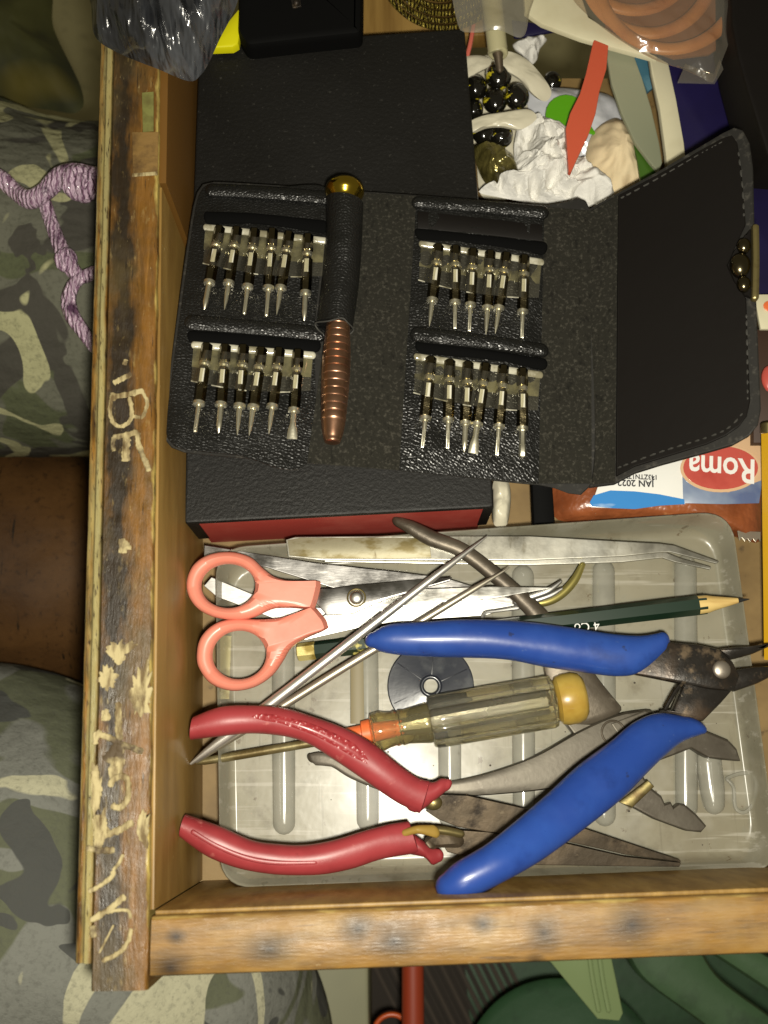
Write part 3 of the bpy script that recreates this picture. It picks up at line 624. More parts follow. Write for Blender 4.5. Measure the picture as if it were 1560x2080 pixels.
# ------------------------------------------------------------------ plastic tray
ty = thing('plastic_tray', 'shallow greyish translucent plastic tray with moulded ribs, holding the tools', 'tray', W(980, 1430, ZB))
ZF, ZR = -5.6, -4.75
rim = [W(436, 1112, ZR), W(1486, 1036, ZR), W(1586, 1772, ZR), W(446, 1806, ZR)]
def trr(d, z, r=.9): return [Vector((p.x, p.y, z)) for p in rpoly(inset(rim[::-1], d), r, 7)]
part('tray_shell', loft([trr(-.02, ZB + .02), trr(-.01, ZR - .6), trr(0, ZR - .05), trr(.03, ZR), trr(.05, ZR + .01), trr(.10, ZR - .05), trr(.22, ZR - .35), trr(.40, ZF + .18), trr(.52, ZF + .04), trr(.7, ZF)], True, False, True), m_tray, ty, flat_angle=60)
for x, ya, yb in ((575, 1250, 1672), (745, 1260, 1665), (912, 1250, 1660), (1062, 1170, 1640), (1226, 1160, 1655), (1392, 1150, 1640), (1452, 1545, 1640)):
    if x == 1452: part('rib', ptube([(1440, 1545, ZF, 26, .26), (1446, 1600, ZF, 26, .28), (1450, 1632, ZF, 22, .28)], 14, 16), m_rib, ty)
    else: part('rib', ptube([(x, ya, ZF - .02, 23, .24), (x + 1, (ya + yb) / 2, ZF - .02, 24, .26), (x + 2, yb, ZF - .02, 23, .26)], 14, 18), m_rib, ty)
part('moulded_loop', ptube([(1478, 1580, ZF + .02, 4), (1500, 1572, ZF + .02, 4), (1524, 1572, ZF + .02, 4), (1536, 1590, ZF + .02, 4), (1530, 1630, ZF + .02, 4), (1512, 1650, ZF + .02, 4), (1494, 1640, ZF + .02, 4), (1490, 1600, ZF + .02, 4), (1476, 1582, ZF + .02, 4)], 50, 8), m_rib, ty)
# crumbs and flecks in the tray
random.seed(5); fk = []
for i in range(70):
    x, y = random.uniform(460, 1500), random.uniform(1330, 1740)
    c = W(x, y, ZF + .01); r = random.choice((.012, .018, .03))
    fk.append(sphere(c, r, 6, 4, (random.uniform(.7, 1.6), 1, .5)))
o = solo('tray_crumbs', join(*fk), mat('dark_crumb', (.05, .04, .03), .7), 'dark crumbs and specks scattered on the tray floor', 'crumbs'); o['kind'] = 'stuff'
del o['category']
solo('clear_sticker', pslab([(447, 1290), (470, 1292), (466, 1420), (445, 1420)], ZF + .03, .02, .005), m_goldband, 'small gilt foil scrap at the left edge of the tray inside the lower scissor ring', 'foil scrap')
solo('label_strip', pslab([(712, 1340), (738, 1340), (740, 1470), (712, 1470)], ZF + .3, .02, .005), mat('paper_strip', S(206, 200, 150), .5, var=(('vor', S(120, 110, 80), 190, .0, .12),)), 'pale narrow paper strip on the tray between the needle and the black disc', 'paper strip')

# ------------------------------------------------------------------ tools in the tray
# long tweezers with bent tip
tw = thing('long_tweezers', 'long dull steel tweezers with bent tips, along the top of the tray', 'tweezers', W(1000, 1115, -5.2))
part('arm', pslab([(580, 1096), (600, 1090), (800, 1088), (1000, 1088), (1075, 1088), (1264, 1099), (1340, 1103), (1370, 1107), (1461, 1140), (1456, 1145), (1360, 1121), (1330, 1123), (1264, 1130), (1075, 1138), (860, 1138), (654, 1138), (586, 1131)], -4.75, .09, .03), m_dull, tw)
part('arm', pslab([(600, 1120), (860, 1126), (1075, 1132), (1264, 1124), (1340, 1116), (1380, 1132), (1445, 1151), (1442, 1157), (1372, 1142), (1345, 1133), (1264, 1142), (1075, 1148), (860, 1145), (660, 1141)], -5.0, .09, .03), m_dull, tw)
part('grip_plate', pslab([(584, 1097), (612, 1092), (800, 1092), (872, 1093), (876, 1133), (800, 1135), (655, 1134), (588, 1128)], -4.71, .04, .015), mat('stained_steel', S(146, 140, 116), .5, .35, var=(('noise', S(112, 100, 62), 110, .5, .64, (1, 2, 1)), ('fine', S(84, 70, 40), 260, .66, .74, (2, .6, 1))), bump=(('fine', 300, .3, .2),)), tw)

# slip joint pliers (old, grey)
sp = thing('slip_joint_pliers', 'old bare grey steel slip-joint pliers lying open under the screwdriver and blue cutters', 'pliers', W(1250, 1480, ZF))
part('handle', edge_tube([(806, 1050), (838, 1058), (885, 1080), (945, 1104), (1000, 1143), (1062, 1195), (1110, 1240), (1160, 1300), (1215, 1378), (1262, 1436)], [(806, 1070), (826, 1082), (868, 1108), (928, 1130), (985, 1172), (1040, 1220), (1082, 1268), (1096, 1320), (1112, 1390), (1150, 1470)],
     [-4.75, -4.7, -4.7, -4.7, -4.75, -4.8, -4.9, -5.0, -5.1, -5.2], [.14, .16, .17, .17, .18, .2, .2, .18, .17, .17], 36, 14, p=2.6), m_darkgrey, sp)
part('handle', edge_tube([(632, 1530), (654, 1527), (678, 1537), (745, 1572), (820, 1588), (912, 1586), (995, 1568), (1084, 1535), (1174, 1484), (1250, 1451), (1310, 1441)], [(636, 1550), (645, 1556), (672, 1557), (718, 1584), (800, 1612), (909, 1614), (975, 1616), (1120, 1602), (1210, 1580), (1270, 1556), (1330, 1540)],
     [-5.25] * 11, [.14, .16, .17, .18, .2, .24, .25, .25, .25, .25, .25], 44, 24, p=7), m_grey, sp)
part('jaw', pslab([(1240, 1470), (1310, 1442), (1390, 1474), (1439, 1486), (1480, 1503), (1498, 1522), (1505, 1546), (1470, 1543), (1439, 1539), (1405, 1520), (1380, 1530), (1300, 1560)], -4.98, .5, .07), m_grey, sp)
part('jaw', pslab([(1150, 1470), (1240, 1470), (1290, 1550), (1322, 1600), (1345, 1618), (1352, 1634), (1364, 1630), (1369, 1641), (1380, 1632), (1392, 1634), (1415, 1654), (1436, 1678), (1425, 1691), (1395, 1688), (1330, 1664), (1286, 1640), (1240, 1590)], -5.1, .4, .07), m_grey, sp)
part('pivot_block', pslab([(1258, 1628), (1316, 1584), (1330, 1598), (1284, 1642)], -4.95, .3, .06), m_brass, sp)
part('pivot_ring', ring_torus(W(1246, 1488, -4.94), .31, .03, seg=30, ts=8), m_darkgrey, sp)

# pencil
pc = thing('pencil', 'dark green hexagonal pencil with sharpened point, under the blue handle', 'pencil', W(1060, 1280, -5.3))
PA, PB = W(606, 1325, -5.25), W(1522, 1217, -4.15)
LP = (PB - PA).length; pd = (PB - PA).normalized()
part('shaft', lathe(PA, PB, [(.02, .20), (.04, .24), (LP - 1.35, .27), (LP - 1.15, .262)], 6), m_pencil, pc, flat_angle=20)
part('sharpened_wood', lathe(PA, PB, [(LP - 1.36, .255), (LP - 1.12, .245), (LP - .95, .20), (LP - .3, .07)], 18), m_pwood, pc)
part('lead', lathe(PA, PB, [(LP - .32, .072), (LP - .08, .03), (LP, .012)], 12), m_lead, pc)
part('gilt_band', lathe(PA, PB, [(-.03, .2), (0, .246), (.46, .252), (.5, .22)], 6), m_goldband, pc, flat_angle=20)
for s in (1,):
    gl = []
    for q0, q1, lw in ((640, 662, 5), (700, 745, 4)):
        pass
part('flaked_band', lathe(PA, PB, [(1.15, .24), (1.17, .252), (1.95, .256), (1.97, .24)], 6), mat('flaked_gilt', S(30, 46, 30), .35, var=(('noise', S(190, 180, 100), 150, .52, .58),)), pc, flat_angle=20)
part('lettering', text_geo('4 Co', .34, W(1192, 1272, -4.35), math.radians(187), 0, .003), m_pwhite, pc)

# black disc
dk = thing('plastic_disc', 'smoky black translucent plastic disc with a centre hole, lying beside the screwdriver', 'disc', W(874, 1396, ZF))
Rg = []
dc = W(875, 1394, ZF + .22); ri, ro = .2, .0137 * 87
for r, z in ((ri, -.1), (ri, .06), (ri + .03, .08), (.42, .05), (ro - .03, 0.0), (ro, -.03), (ro - .02, -.08), (.4, -.12), (ri, -.1)):
    Rg.append([dc + Vector((r * math.cos(a * math.pi / 28), r * math.sin(a * math.pi / 28), z)) for a in range(56)])
part('disc', loft(Rg, True, False, False), m_disc, dk)
part('hub_ring', ring_torus(dc + Vector((0, 0, .08)), .25, .06, seg=32, ts=10), m_disc, dk)
for k in range(6):
    a = math.radians(25 + 60 * k)
    part('spoke', tube5([(dc.x + math.cos(a) * .32, dc.y + math.sin(a) * .32, dc.z + .055, .014, .02), (dc.x + math.cos(a) * 1.1, dc.y + math.sin(a) * 1.1, dc.z + .01, .012, .02)], 6), m_disc, dk)

# curved tweezers (under the scissors)
ct = thing('curved_tweezers', 'wide bright steel tweezers with curved tips, under the pink scissors', 'tweezers', W(760, 1190, -5))
part('arm', pslab([(416, 1107), (640, 1143), (800, 1160), (905, 1173), (960, 1190), (1050, 1219), (1040, 1229), (940, 1212), (800, 1205), (676, 1194), (540, 1152), (414, 1134)], -4.86, .07, .025), m_blade, ct)
part('arm', pslab([(430, 1172), (560, 1226), (700, 1238), (860, 1196), (914, 1182), (1000, 1204), (1053, 1220), (1048, 1232), (985, 1250), (900, 1256), (760, 1268), (620, 1300), (520, 1284), (560, 1258), (440, 1212), (414, 1190)], -5.12, .07, .025), m_brightst, ct)
part('tip', edge_tube([(1045, 1216), (1075, 1206), (1110, 1194), (1138, 1178)], [(1052, 1230), (1085, 1218), (1118, 1205), (1141, 1184)], [-4.8, -4.75, -4.7, -4.7], [.09, .09, .07, .04], 16, 10), m_brightst, ct)
part('tip', edge_tube([(1048, 1222), (1080, 1215), (1112, 1205), (1140, 1193)], [(1055, 1236), (1090, 1226), (1122, 1214), (1142, 1199)], [-5.0, -4.95, -4.92, -4.9], [.09, .09, .07, .04], 16, 10), m_brightst, ct)
part('curved_prong', edge_tube([(1060, 1222), (1104, 1214), (1136, 1198), (1160, 1172), (1176, 1146)], [(1064, 1234), (1112, 1231), (1146, 1214), (1174, 1184), (1189, 1149)], [-5.0] * 5, [.08, .09, .09, .09, .07], 22, 12), mat('yellowed_steel', S(196, 184, 110), .28, .85), ct)
part('curved_prong', ptube([(980, 1254, -4.99, 4), (986, 1244, -4.98, 4), (1010, 1240, -4.97, 4), (1052, 1234, -4.95, 5)], 16, 8), m_brightst, ct)

# pink scissors
sx = thing('scissors', 'small scissors with coral pink ring handles and steel blades', 'scissors', W(560, 1240, -4.6))
def handle_ring(hole_c, hole_r, outer, z, tilt, h):
    n = 96; O = closed_cr([W(x, y, 0) for x, y in outer], 300); O = [Vector((q.x, q.y, 0)) for q in O]
    def at(pz): return None
    zz = lambda p: z + tilt * (p.x - W(450, 1200, z).x)
    c = W(hole_c[0], hole_c[1], z); k = cpp(hole_c[1], z)
    Oz = closed_cr([W(x, y, z) for x, y in outer], 400)
    # outline sampled by angle about the hole
    ang = sorted([(math.atan2(q.y - c.y, q.x - c.x), (q - c).length) for q in Oz])
    def rad(a):
        best = 0
        for aa, r in ang:
            if abs((aa - a + math.pi) % (2 * math.pi) - math.pi) < .035: best = max(best, r)
        return best
    angs = []; 
    # denser sampling towards the arm on the right
    for i in range(n):
        angs.append(-math.pi + 2 * math.pi * i / n)
    extra = [(-.55 + .012 * i) for i in range(92)]
    angs = sorted(set(angs + extra))
    R = [[] for _ in range(12)]
    for a in angs:
        d = Vector((math.cos(a), math.sin(a), 0))
        inn = c + Vector((d.x * hole_r[0] * k, d.y * hole_r[1] * k, 0)); out = c + d * max(rad(a), (inn - c).length + .12)
        for j in range(12):
            t = (1 - math.cos(math.pi * min(j, 6) / 6)) / 2 if j <= 6 else (1 - math.cos(math.pi * (12 - j) / 6)) / 2
            s = 1 if j <= 6 else -1
            p = inn.lerp(out, t); L_ = (out - inn).length
            e = min(t, 1 - t) * L_ / .2; e = min(1, e); dome = math.sqrt(max(0, 1 - (1 - e) ** 2))
            p.z = zz(p) + s * h * dome
            R[j].append(p)
    R.append(R[0])
    return loft(R, True, False, False)
part('handle', handle_ring((464, 1190), (54, 45), [(380, 1191), (392, 1152), (425, 1128), (470, 1121), (510, 1132), (536, 1156), (562, 1175), (600, 1184), (645, 1185), (649, 1189), (640, 1226), (632, 1229), (590, 1229), (555, 1233), (519, 1251), (480, 1259), (430, 1252), (394, 1228)], -4.15, -.10, .25), m_pink, sx)
part('handle', handle_ring((486, 1330), (54, 49), [(400, 1331), (408, 1296), (436, 1268), (475, 1257), (519, 1258), (555, 1258), (592, 1252), (634, 1235), (642, 1236), (664, 1264), (660, 1271), (636, 1282), (609, 1297), (588, 1316), (575, 1340), (552, 1372), (515, 1396), (470, 1403), (428, 1388), (405, 1358)], -4.3, -.06, .25), m_pink, sx)
part('blade', pslab([(648, 1196), (679, 1194), (720, 1188), (847, 1177), (918, 1172), (914, 1180), (789, 1216), (717, 1246), (664, 1250), (640, 1222)], -4.42, .08, .03), m_blade, sx)
part('blade', pslab([(640, 1262), (664, 1245), (717, 1222), (830, 1196), (1000, 1190), (1120, 1194), (1000, 1216), (880, 1224), (800, 1236), (717, 1252), (660, 1274)], -4.56, .08, .03), m_steel, sx)
part('rivet', sphere(W(724, 1214, -4.40), .19, 20, 10, (1, 1, .5)), m_steel, sx)
part('rivet_washer', ring_torus(W(724, 1214, -4.415), .24, .025, seg=28, ts=8), m_brass, sx)

# pointed tweezers (two long needle arms)
nt = thing('pointed_tweezers', 'slim bright tweezers with two long needle-sharp arms crossing the tray', 'tweezers', W(600, 1400, -4.4))
part('arm', ptube([(388, 1551, -4.75, 3, .05), (430, 1519, -4.6, 9, .09), (480, 1482, -4.45, 11, .11), (560, 1421, -4.25, 11, .12), (680, 1328, -4.05, 10, .11), (800, 1235, -3.95, 9, .10), (900, 1158, -3.95, 7, .08), (950, 1120, -4.0, 4.5, .06), (990, 1089, -4.05, 1.2, .02)], 40, 12), mat('needle_steel', (.66, .64, .60), .36, .85, bump=(('noise', 90, .15, .4),)), nt)
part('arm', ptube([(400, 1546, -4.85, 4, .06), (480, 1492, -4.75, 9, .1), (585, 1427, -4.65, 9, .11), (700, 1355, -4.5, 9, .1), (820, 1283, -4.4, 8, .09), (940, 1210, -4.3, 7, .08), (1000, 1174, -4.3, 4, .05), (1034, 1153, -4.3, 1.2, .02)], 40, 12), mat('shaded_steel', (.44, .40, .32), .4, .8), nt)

# screwdriver with amber handle
sd = thing('screwdriver', 'flat screwdriver with clear amber fluted handle and rounded end cap', 'screwdriver', W(900, 1470, -5))
SA, SB = W(398, 1549, -5.0), W(1186, 1414, -4.72)
ls = (SB - SA).length; sdir = (SB - SA).normalized()
def along(px): return (px - 398) / (1186 - 398) * ls
part('shaft', lathe(SA, SB, [(0, .05), (along(415), .10), (along(455), .115), (along(475), .12), (along(700), .12), (along(760), .12)], 14), mat('grimy_shaft_steel', S(128, 118, 84), .45, .5, var=(('noise', S(96, 82, 48), 90, .45, .6),), bump=(('noise', 120, .4, .5),)), sd)
part('orange_core', lathe(SA, SB, [(along(700), .20), (along(705), .24), (along(734), .25), (along(736), .35), (along(757), .37), (along(760), .18), (along(790), .16), (along(840), .12)], 24), m_orange, sd)
part('bolster', lathe(SA, SB, [(along(752), .36), (along(756), .50), (along(775), .525), (along(786), .48), (along(800), .45), (along(803), .48), (along(811), .45), (along(814), .48), (along(825), .46), (along(848), .50), (along(862), .53), (along(870), .54), (along(878), .5)], 36), m_acet2, sd)
part('handle', lathe(SA, SB, [(along(872), .5), (along(875), .66), (along(882), .705), (along(900), .715), (along(1000), .715), (along(1118), .71), (along(1124), .68), (along(1127), .58)], 120, flute=lambda a, d: -.085 * max(0, math.cos(a * 9)) ** 3), m_acet, sd, flat_angle=60)
part('handle_core', lathe(SA, SB, [(along(770), .12), (along(870), .2), (along(1110), .22), (along(1118), .10)], 6), m_steel, sd)
part('end_cap', lathe(SA, SB, [(along(1126), .46), (along(1130), .54), (along(1134), .64), (along(1146), .69), (along(1166), .69), (along(1180), .63), (along(1188), .50), (along(1192), .2)], 36), mat('ochre_plastic', S(190, 162, 78), .3, trans=.1, coat=.3, var=(('noise', S(166, 132, 54), 60, .5, .7),)), sd)

# red needle nose pliers
rp = thing('needle_nose_pliers', 'needle-nose pliers with worn dark red vinyl handles and rusty jaws', 'pliers', W(800, 1640, -4.5))
part('handle', edge_tube([(394, 1456), (447, 1436), (511, 1433), (578, 1438), (638, 1456), (698, 1478), (757, 1509), (809, 1551), (850, 1580), (872, 1586)], [(388, 1503), (447, 1496), (511, 1490), (578, 1496), (626, 1511), (678, 1543), (737, 1583), (777, 1611), (813, 1634), (852, 1652)],
     [-3.35, -3.35, -3.4, -3.4, -3.45, -3.55, -3.65, -3.75, -3.85, -3.9], [.36, .4, .4, .4, .4, .4, .4, .4, .38, .36], 48, 20, p=2.4, flat0=True, flat1=True), m_redv, rp)
part('finger_guard', edge_tube([(850, 1584), (880, 1588), (896, 1581), (907, 1582)], [(852, 1650), (876, 1632), (896, 1616), (905, 1608)], [-3.88, -3.9, -3.9, -3.9], [.34, .28, .22, .14], 14, 14), m_redv, rp)
part('grip_texture', edge_tube([(500, 1446), (560, 1449), (620, 1464), (680, 1488), (735, 1518), (790, 1561)], [(500, 1468), (560, 1474), (615, 1489), (668, 1514), (722, 1549), (776, 1592)], [-3.08, -3.07, -3.1, -3.19, -3.29, -3.4], [.07, .08, .085, .085, .08, .06], 30, 14), m_redtex, rp)
part('handle', edge_tube([(378, 1654), (447, 1678), (511, 1706), (563, 1714), (618, 1716), (678, 1706), (737, 1688), (790, 1674), (830, 1668)], [(366, 1700), (419, 1738), (479, 1762), (539, 1774), (598, 1778), (658, 1776), (718, 1764), (777, 1745), (850, 1733)],
     [-3.25, -3.3, -3.4, -3.5, -3.55, -3.6, -3.7, -3.8, -3.9], [.36, .4, .4, .4, .4, .4, .4, .38, .36], 48, 20, p=2.4, flat0=True, flat1=True), m_redv, rp)
part('finger_guard', edge_tube([(820, 1680), (850, 1700), (874, 1718), (888, 1724)], [(836, 1736), (862, 1742), (878, 1757), (891, 1752)], [-3.92, -3.92, -3.95, -3.95], [.3, .26, .18, .1], 14, 14), m_redv, rp)
part('seam', ptube([(392, 1690, -2.9, 5, .05), (440, 1718, -2.93, 5, .05), (500, 1742, -3.02, 5, .05), (560, 1752, -3.12, 5, .05), (640, 1752, -3.2, 4, .04)], 30, 8), m_redv, rp)
part('spring_clip', edge_tube([(820, 1684), (848, 1676), (880, 1676)], [(824, 1700), (850, 1694), (884, 1702)], [-3.6, -3.58, -3.7], [.14, .14, .1], 14, 12), mat('ochre_rubber', S(150, 122, 56), .5), rp)
part('brass_rod', ptube([(850, 1684, -3.85, 9), (900, 1687, -3.95, 9), (936, 1694, -4.05, 8)], 10, 12), m_brass, rp)
part('tang', edge_tube([(866, 1700), (880, 1690), (900, 1680)], [(884, 1724), (892, 1722), (930, 1722)], [-4.0, -4.1, -4.2], [.2, .24, .26], 10, 12, p=3), m_rust, rp)
part('jaw', pslab([(866, 1648, -3.98), (878, 1628, -3.95), (898, 1614, -3.95), (950, 1616, -4.0), (1075, 1644, -4.2), (1192, 1684, -4.4), (1300, 1720, -4.6), (1380, 1746, -4.75), (1383, 1751, -4.75), (1270, 1736, -4.6), (1120, 1702, -4.4), (990, 1690, -4.2), (930, 1680, -4.1), (890, 1664, -4)], 0, .36, .03), m_rust, rp)
part('jaw', pslab([(894, 1704, -4.2), (930, 1686, -4.15), (990, 1690, -4.25), (1120, 1706, -4.45), (1270, 1740, -4.65), (1383, 1752, -4.8), (1380, 1761, -4.8), (1277, 1760, -4.7), (1089, 1757, -4.5), (980, 1748, -4.35), (909, 1731, -4.2)], 0, .34, .03), m_rust, rp)
part('brass_pad', sphere(W(880, 1630, -4.0), .2, 16, 10, (1.2, 1, .8)), m_brass, rp)

# blue cutters
bc = thing('wire_cutters', 'flush wire cutters with bright blue vinyl handles and blackened steel jaws, on top', 'cutters', W(1250, 1480, -4.5))
part('handle', edge_tube([(757, 1284), (790, 1268), (860, 1263), (950, 1258), (1062, 1262), (1152, 1273), (1241, 1287), (1300, 1291), (1336, 1286)], [(757, 1316), (785, 1327), (860, 1334), (1017, 1339), (1107, 1355), (1183, 1366), (1255, 1374), (1300, 1366), (1345, 1332)],
     [-3.75, -3.75, -3.75, -3.75, -3.8, -3.85, -3.9, -3.95, -4.0], [.22, .38, .46, .48, .48, .48, .44, .38, .28], 48, 24), m_blue, bc)
part('handle', edge_tube([(900, 1775), (925, 1752), (986, 1716), (1048, 1667), (1111, 1613), (1174, 1555), (1241, 1505), (1286, 1468), (1336, 1448), (1389, 1455)], [(925, 1828), (960, 1822), (1039, 1783), (1107, 1743), (1192, 1680), (1264, 1622), (1313, 1572), (1349, 1537), (1385, 1508), (1425, 1492)],
     [-1.52, -1.48, -1.6, -1.95, -2.4, -2.85, -3.25, -3.5, -3.75, -3.9], [.36, .42, .47, .48, .48, .48, .48, .46, .4, .26], 52, 24), m_blue, bc)
part('lever', pslab([(1290, 1369, -3.85), (1320, 1320, -3.82), (1352, 1303, -3.8), (1421, 1309, -3.8), (1461, 1318, -3.8), (1490, 1345, -3.8), (1503, 1372, -3.8), (1493, 1403, -3.85), (1443, 1399, -3.85), (1389, 1389, -3.85)], 0, .3, .07), m_blackst, bc)
part('lever', pslab([(1338, 1448, -4.05), (1368, 1440, -4.05), (1392, 1385, -4.05), (1440, 1380, -4.05), (1490, 1400, -4.05), (1466, 1428, -4.05), (1430, 1464, -4.05), (1400, 1466, -4.05)], 0, .34, .1), m_blackst, bc)
part('jaw', pslab([(1461, 1318, -3.9), (1500, 1313, -3.9), (1551, 1310, -3.95), (1566, 1312, -3.95), (1530, 1328, -3.95), (1497, 1337, -3.9), (1482, 1340, -3.9)], 0, .3, .08), m_blackst, bc)
part('jaw', pslab([(1496, 1360, -3.88), (1530, 1354, -3.9), (1575, 1352, -3.95), (1572, 1372, -3.95), (1540, 1388, -3.92), (1494, 1404, -3.88), (1480, 1392, -3.86)], 0, .3, .08), m_blackst, bc)
part('spring', ptube([(1352, 1440, -3.92, 4), (1372, 1404, -3.9, 4), (1386, 1388, -3.92, 4)], 12, 8), m_blackst, bc)
part('rivet', sphere(W(1466, 1360, -3.77), .24, 20, 10, (1, 1, .35)), mat('rivet_steel', (.34, .30, .25), .4, .8, var=(('fine', (.1, .08, .06), 200, .5, .65),)), bc)

# ------------------------------------------------------------------ bit wallet
def kz(px, py):
    u = min(1.3, max(-.1, (px - 360) / 740)); v = (py - 400) / 560
    return (-2.7 - .4 * u) * (1 - v) + (-.85 - 2.0 * min(u, 1.05) ** .8 if u > 0 else -.85) * v
def KP(px, py, dz=0.0): return W(px, py, kz(px, py) + dz)
wl = thing('bit_wallet', 'open black leather tool wallet holding screwdriver bits, its right flap lifted', 'wallet', W(760, 680, -3.9))
def kslab(pts, dz, th, m, name, bev=.03, r=0, label=None, p=None):
    P = [KP(x, y, dz) for x, y in pts]
    if r: P = rpoly(P, r, 5)
    return part(name, slab(P, th, bev), m, p or wl, label)
out = [(436, 369), (560, 376), (660, 384), (845, 396), (1105, 416), (1198, 424), (1206, 700), (1200, 984), (1100, 986), (960, 972), (830, 957), (640, 943), (480, 930), (372, 919), (345, 906), (331, 884), (332, 850), (350, 712), (372, 550), (392, 420), (404, 384), (416, 372)]
# leather and felt faces
def kstar(name, c, outline, dz, th, m, n=110, nr=12):
    O = closed_cr([Vector((x, y, 0)) for x, y in outline], n); C0 = Vector((c[0], c[1], 0)); R_ = []
    R_.append([KP(o.x, o.y, dz - th) for o in O]); R_.append([KP(o.x, o.y, dz - .03) for o in O])
    for i in range(nr):
        t = 1 - (i / nr) * .999 - .004
        R_.append([KP(*(C0.lerp(o, t)).xy, dz) for o in O])
    return part(name, loft(R_), m, wl)
def kpanel(name, cs, m, dz, nu=24, nv=30, puff=.0, nz=.0, th=.08):
    (ax, ay), (bx_, by), (cx, cy), (dx, dy) = cs
    def fn(u, v):
        x = (ax * (1 - u) + bx_ * u) * (1 - v) + (dx * (1 - u) + cx * u) * v
        y = (ay * (1 - u) + by * u) * (1 - v) + (dy * (1 - u) + cy * u) * v
        e = min(1, min(u, 1 - u) * 10) * min(1, min(v, 1 - v) * 14)
        return KP(x, y, dz + puff * e + nz * e * noise.noise(Vector((x * .02, y * .02, 4))))
    return part(name, shell(fn, nu, nv, th), m, wl)
# left leather face as rounded plate
kstar('backing', (760, 680), out, -.05, .22, m_edge)
kstar('leather_panel', (510, 660), [(440, 373), (560, 379), (668, 387), (655, 520), (640, 660), (626, 938), (480, 925), (374, 913), (349, 901), (337, 880), (338, 850), (356, 712), (378, 550), (397, 422), (408, 388), (420, 376)], .035, .08, m_leather)
kpanel('felt_strip', [(700, 390), (846, 398), (812, 955), (624, 940)], m_felt, .05, 16, 30, .02, .04)
kpanel('leather_panel', [(846, 397), (1106, 416), (1094, 982), (811, 955)], m_leather, .06, 26, 30, .05, .05)
kpanel('felt_strip', [(1104, 420), (1200, 428), (1202, 982), (1092, 982)], m_felt, .05, 14, 30, .02, .06)
# flap, lifted to the right
def fz(px): return -3.15 + max(0, (px - 1195)) / 335 * 2.5
def FP(px, py, dz=0.0): return W(px, py, fz(px) + dz)
flap = [(1196, 424), (1260, 388), (1340, 345), (1420, 298), (1470, 268), (1492, 258), (1510, 264), (1524, 290), (1531, 340), (1534, 470), (1537, 600), (1543, 740), (1547, 830), (1541, 862), (1524, 884), (1490, 903), (1441, 917), (1345, 943), (1291, 960), (1250, 982), (1198, 988)]
part('flap', slab([FP(x, y, -.05) for x, y in flap], .2, .05), m_edge, wl)
part('felt_strip', slab([FP(x, y, .02) for x, y in [(1197, 430), (1257, 396), (1254, 560), (1250, 980), (1199, 984)]], .05, .02), m_felt, wl)
lin = [(1256, 396), (1340, 352), (1420, 306), (1468, 280), (1488, 274), (1499, 290), (1507, 345), (1516, 455), (1500, 490), (1478, 538), (1500, 580), (1517, 606), (1520, 700), (1525, 815), (1518, 845), (1502, 866), (1476, 884), (1436, 902), (1345, 930), (1290, 947), (1252, 966)]
part('flap_lining', slab([FP(x, y, .07) for x, y in lin], .1, .04), m_smooth, wl)
# stitches along the flap
def stitches(pts, dz, n, fp):
    C = cr(pts, n * 2); V = []
    gs = []
    for i in range(0, len(C) - 1, 2):
        a, b = fp(*C[i], dz), fp(*C[i + 1], dz)
        gs.append((a, b))
    return gs
n_ = 0
for a, b in stitches([(1262, 402), (1340, 360), (1420, 314), (1466, 289)], .075, 13, FP) + stitches([(1516, 640), (1518, 730), (1519, 812)], .075, 10, FP) + stitches([(1508, 840), (1480, 869), (1436, 889), (1345, 917), (1256, 950)], .075, 16, FP) + stitches([(1500, 310), (1508, 380), (1511, 440)], .075, 7, FP):
    part('stitch', tube5([(a.x, a.y, a.z, .022, .02), ((a.x + b.x) / 2, (a.y + b.y) / 2, a.z + .012, .03, .025), (b.x, b.y, b.z, .022, .02)], 6, capn=2), m_thread, wl)
# clasp
clp = part('clasp', edge_tube([(1527, 462), (1528, 530), (1526, 606)], [(1540, 463), (1541, 530), (1540, 606)], [fz(1535) + .12] * 3, [.12] * 3, 12, 10, p=4), m_brass, wl)
m_smoke = mat('smoked_chrome', (.16, .135, .08), .2, 1.0)
part('clasp_boss', sphere(W(1504, 540, fz(1504) + .2), .30, 24, 14, (.9, 1.15, .75)), m_smoke, clp)
for y in (500, 578): part('clasp_stud', sphere(W(1511, y, fz(1511) + .2), .2, 18, 12, (.9, 1.1, .8)), m_smoke, clp)
part('clasp_plate', slab([FP(x, y, .16) for x, y in [(1527, 466), (1514, 476), (1490, 512), (1478, 538), (1492, 570), (1514, 600), (1527, 604)]], .1, .04), m_smooth, clp)

# pocket lips, and raised black bands standing in for the shaded slits
def kband(name, A, B, dz, h, m, n=24, p=2.2):
    C = []
    for a, b in zip(A, B):
        q, r = KP(*a, dz), KP(*b, dz); C.append((q.x, q.y, q.z, r.x, r.y, r.z))
    C = cr(C, n); cs = []
    for q in C:
        a, b = Vector(q[:3]), Vector(q[3:6]); cs.append(((a + b) / 2, (a - b) / 2, Vector((0, 0, h))))
    return part(name, rings_tube(cs, 14, p=p), m, wl)
kband('slit_shade_band', [(420, 430), (520, 434), (660, 448)], [(424, 455), (530, 455), (655, 474)], .08, .07, m_slit)
kband('pocket_lip', [(392, 640), (520, 652), (652, 664)], [(390, 672), (520, 682), (648, 694)], .13, .14, m_leather)
kband('slit_shade_band', [(388, 672), (520, 680), (645, 692)], [(392, 698), (520, 706), (640, 716)], .08, .08, m_slit)
kslab([(848, 428), (980, 442), (1102, 456), (1102, 490), (980, 476), (848, 464)], .13, .06, m_smooth, 'pocket_lip', .03)
kband('pocket_lip', [(850, 400), (980, 408), (1102, 418)], [(849, 424), (980, 434), (1100, 446)], .10, .13, m_leather)
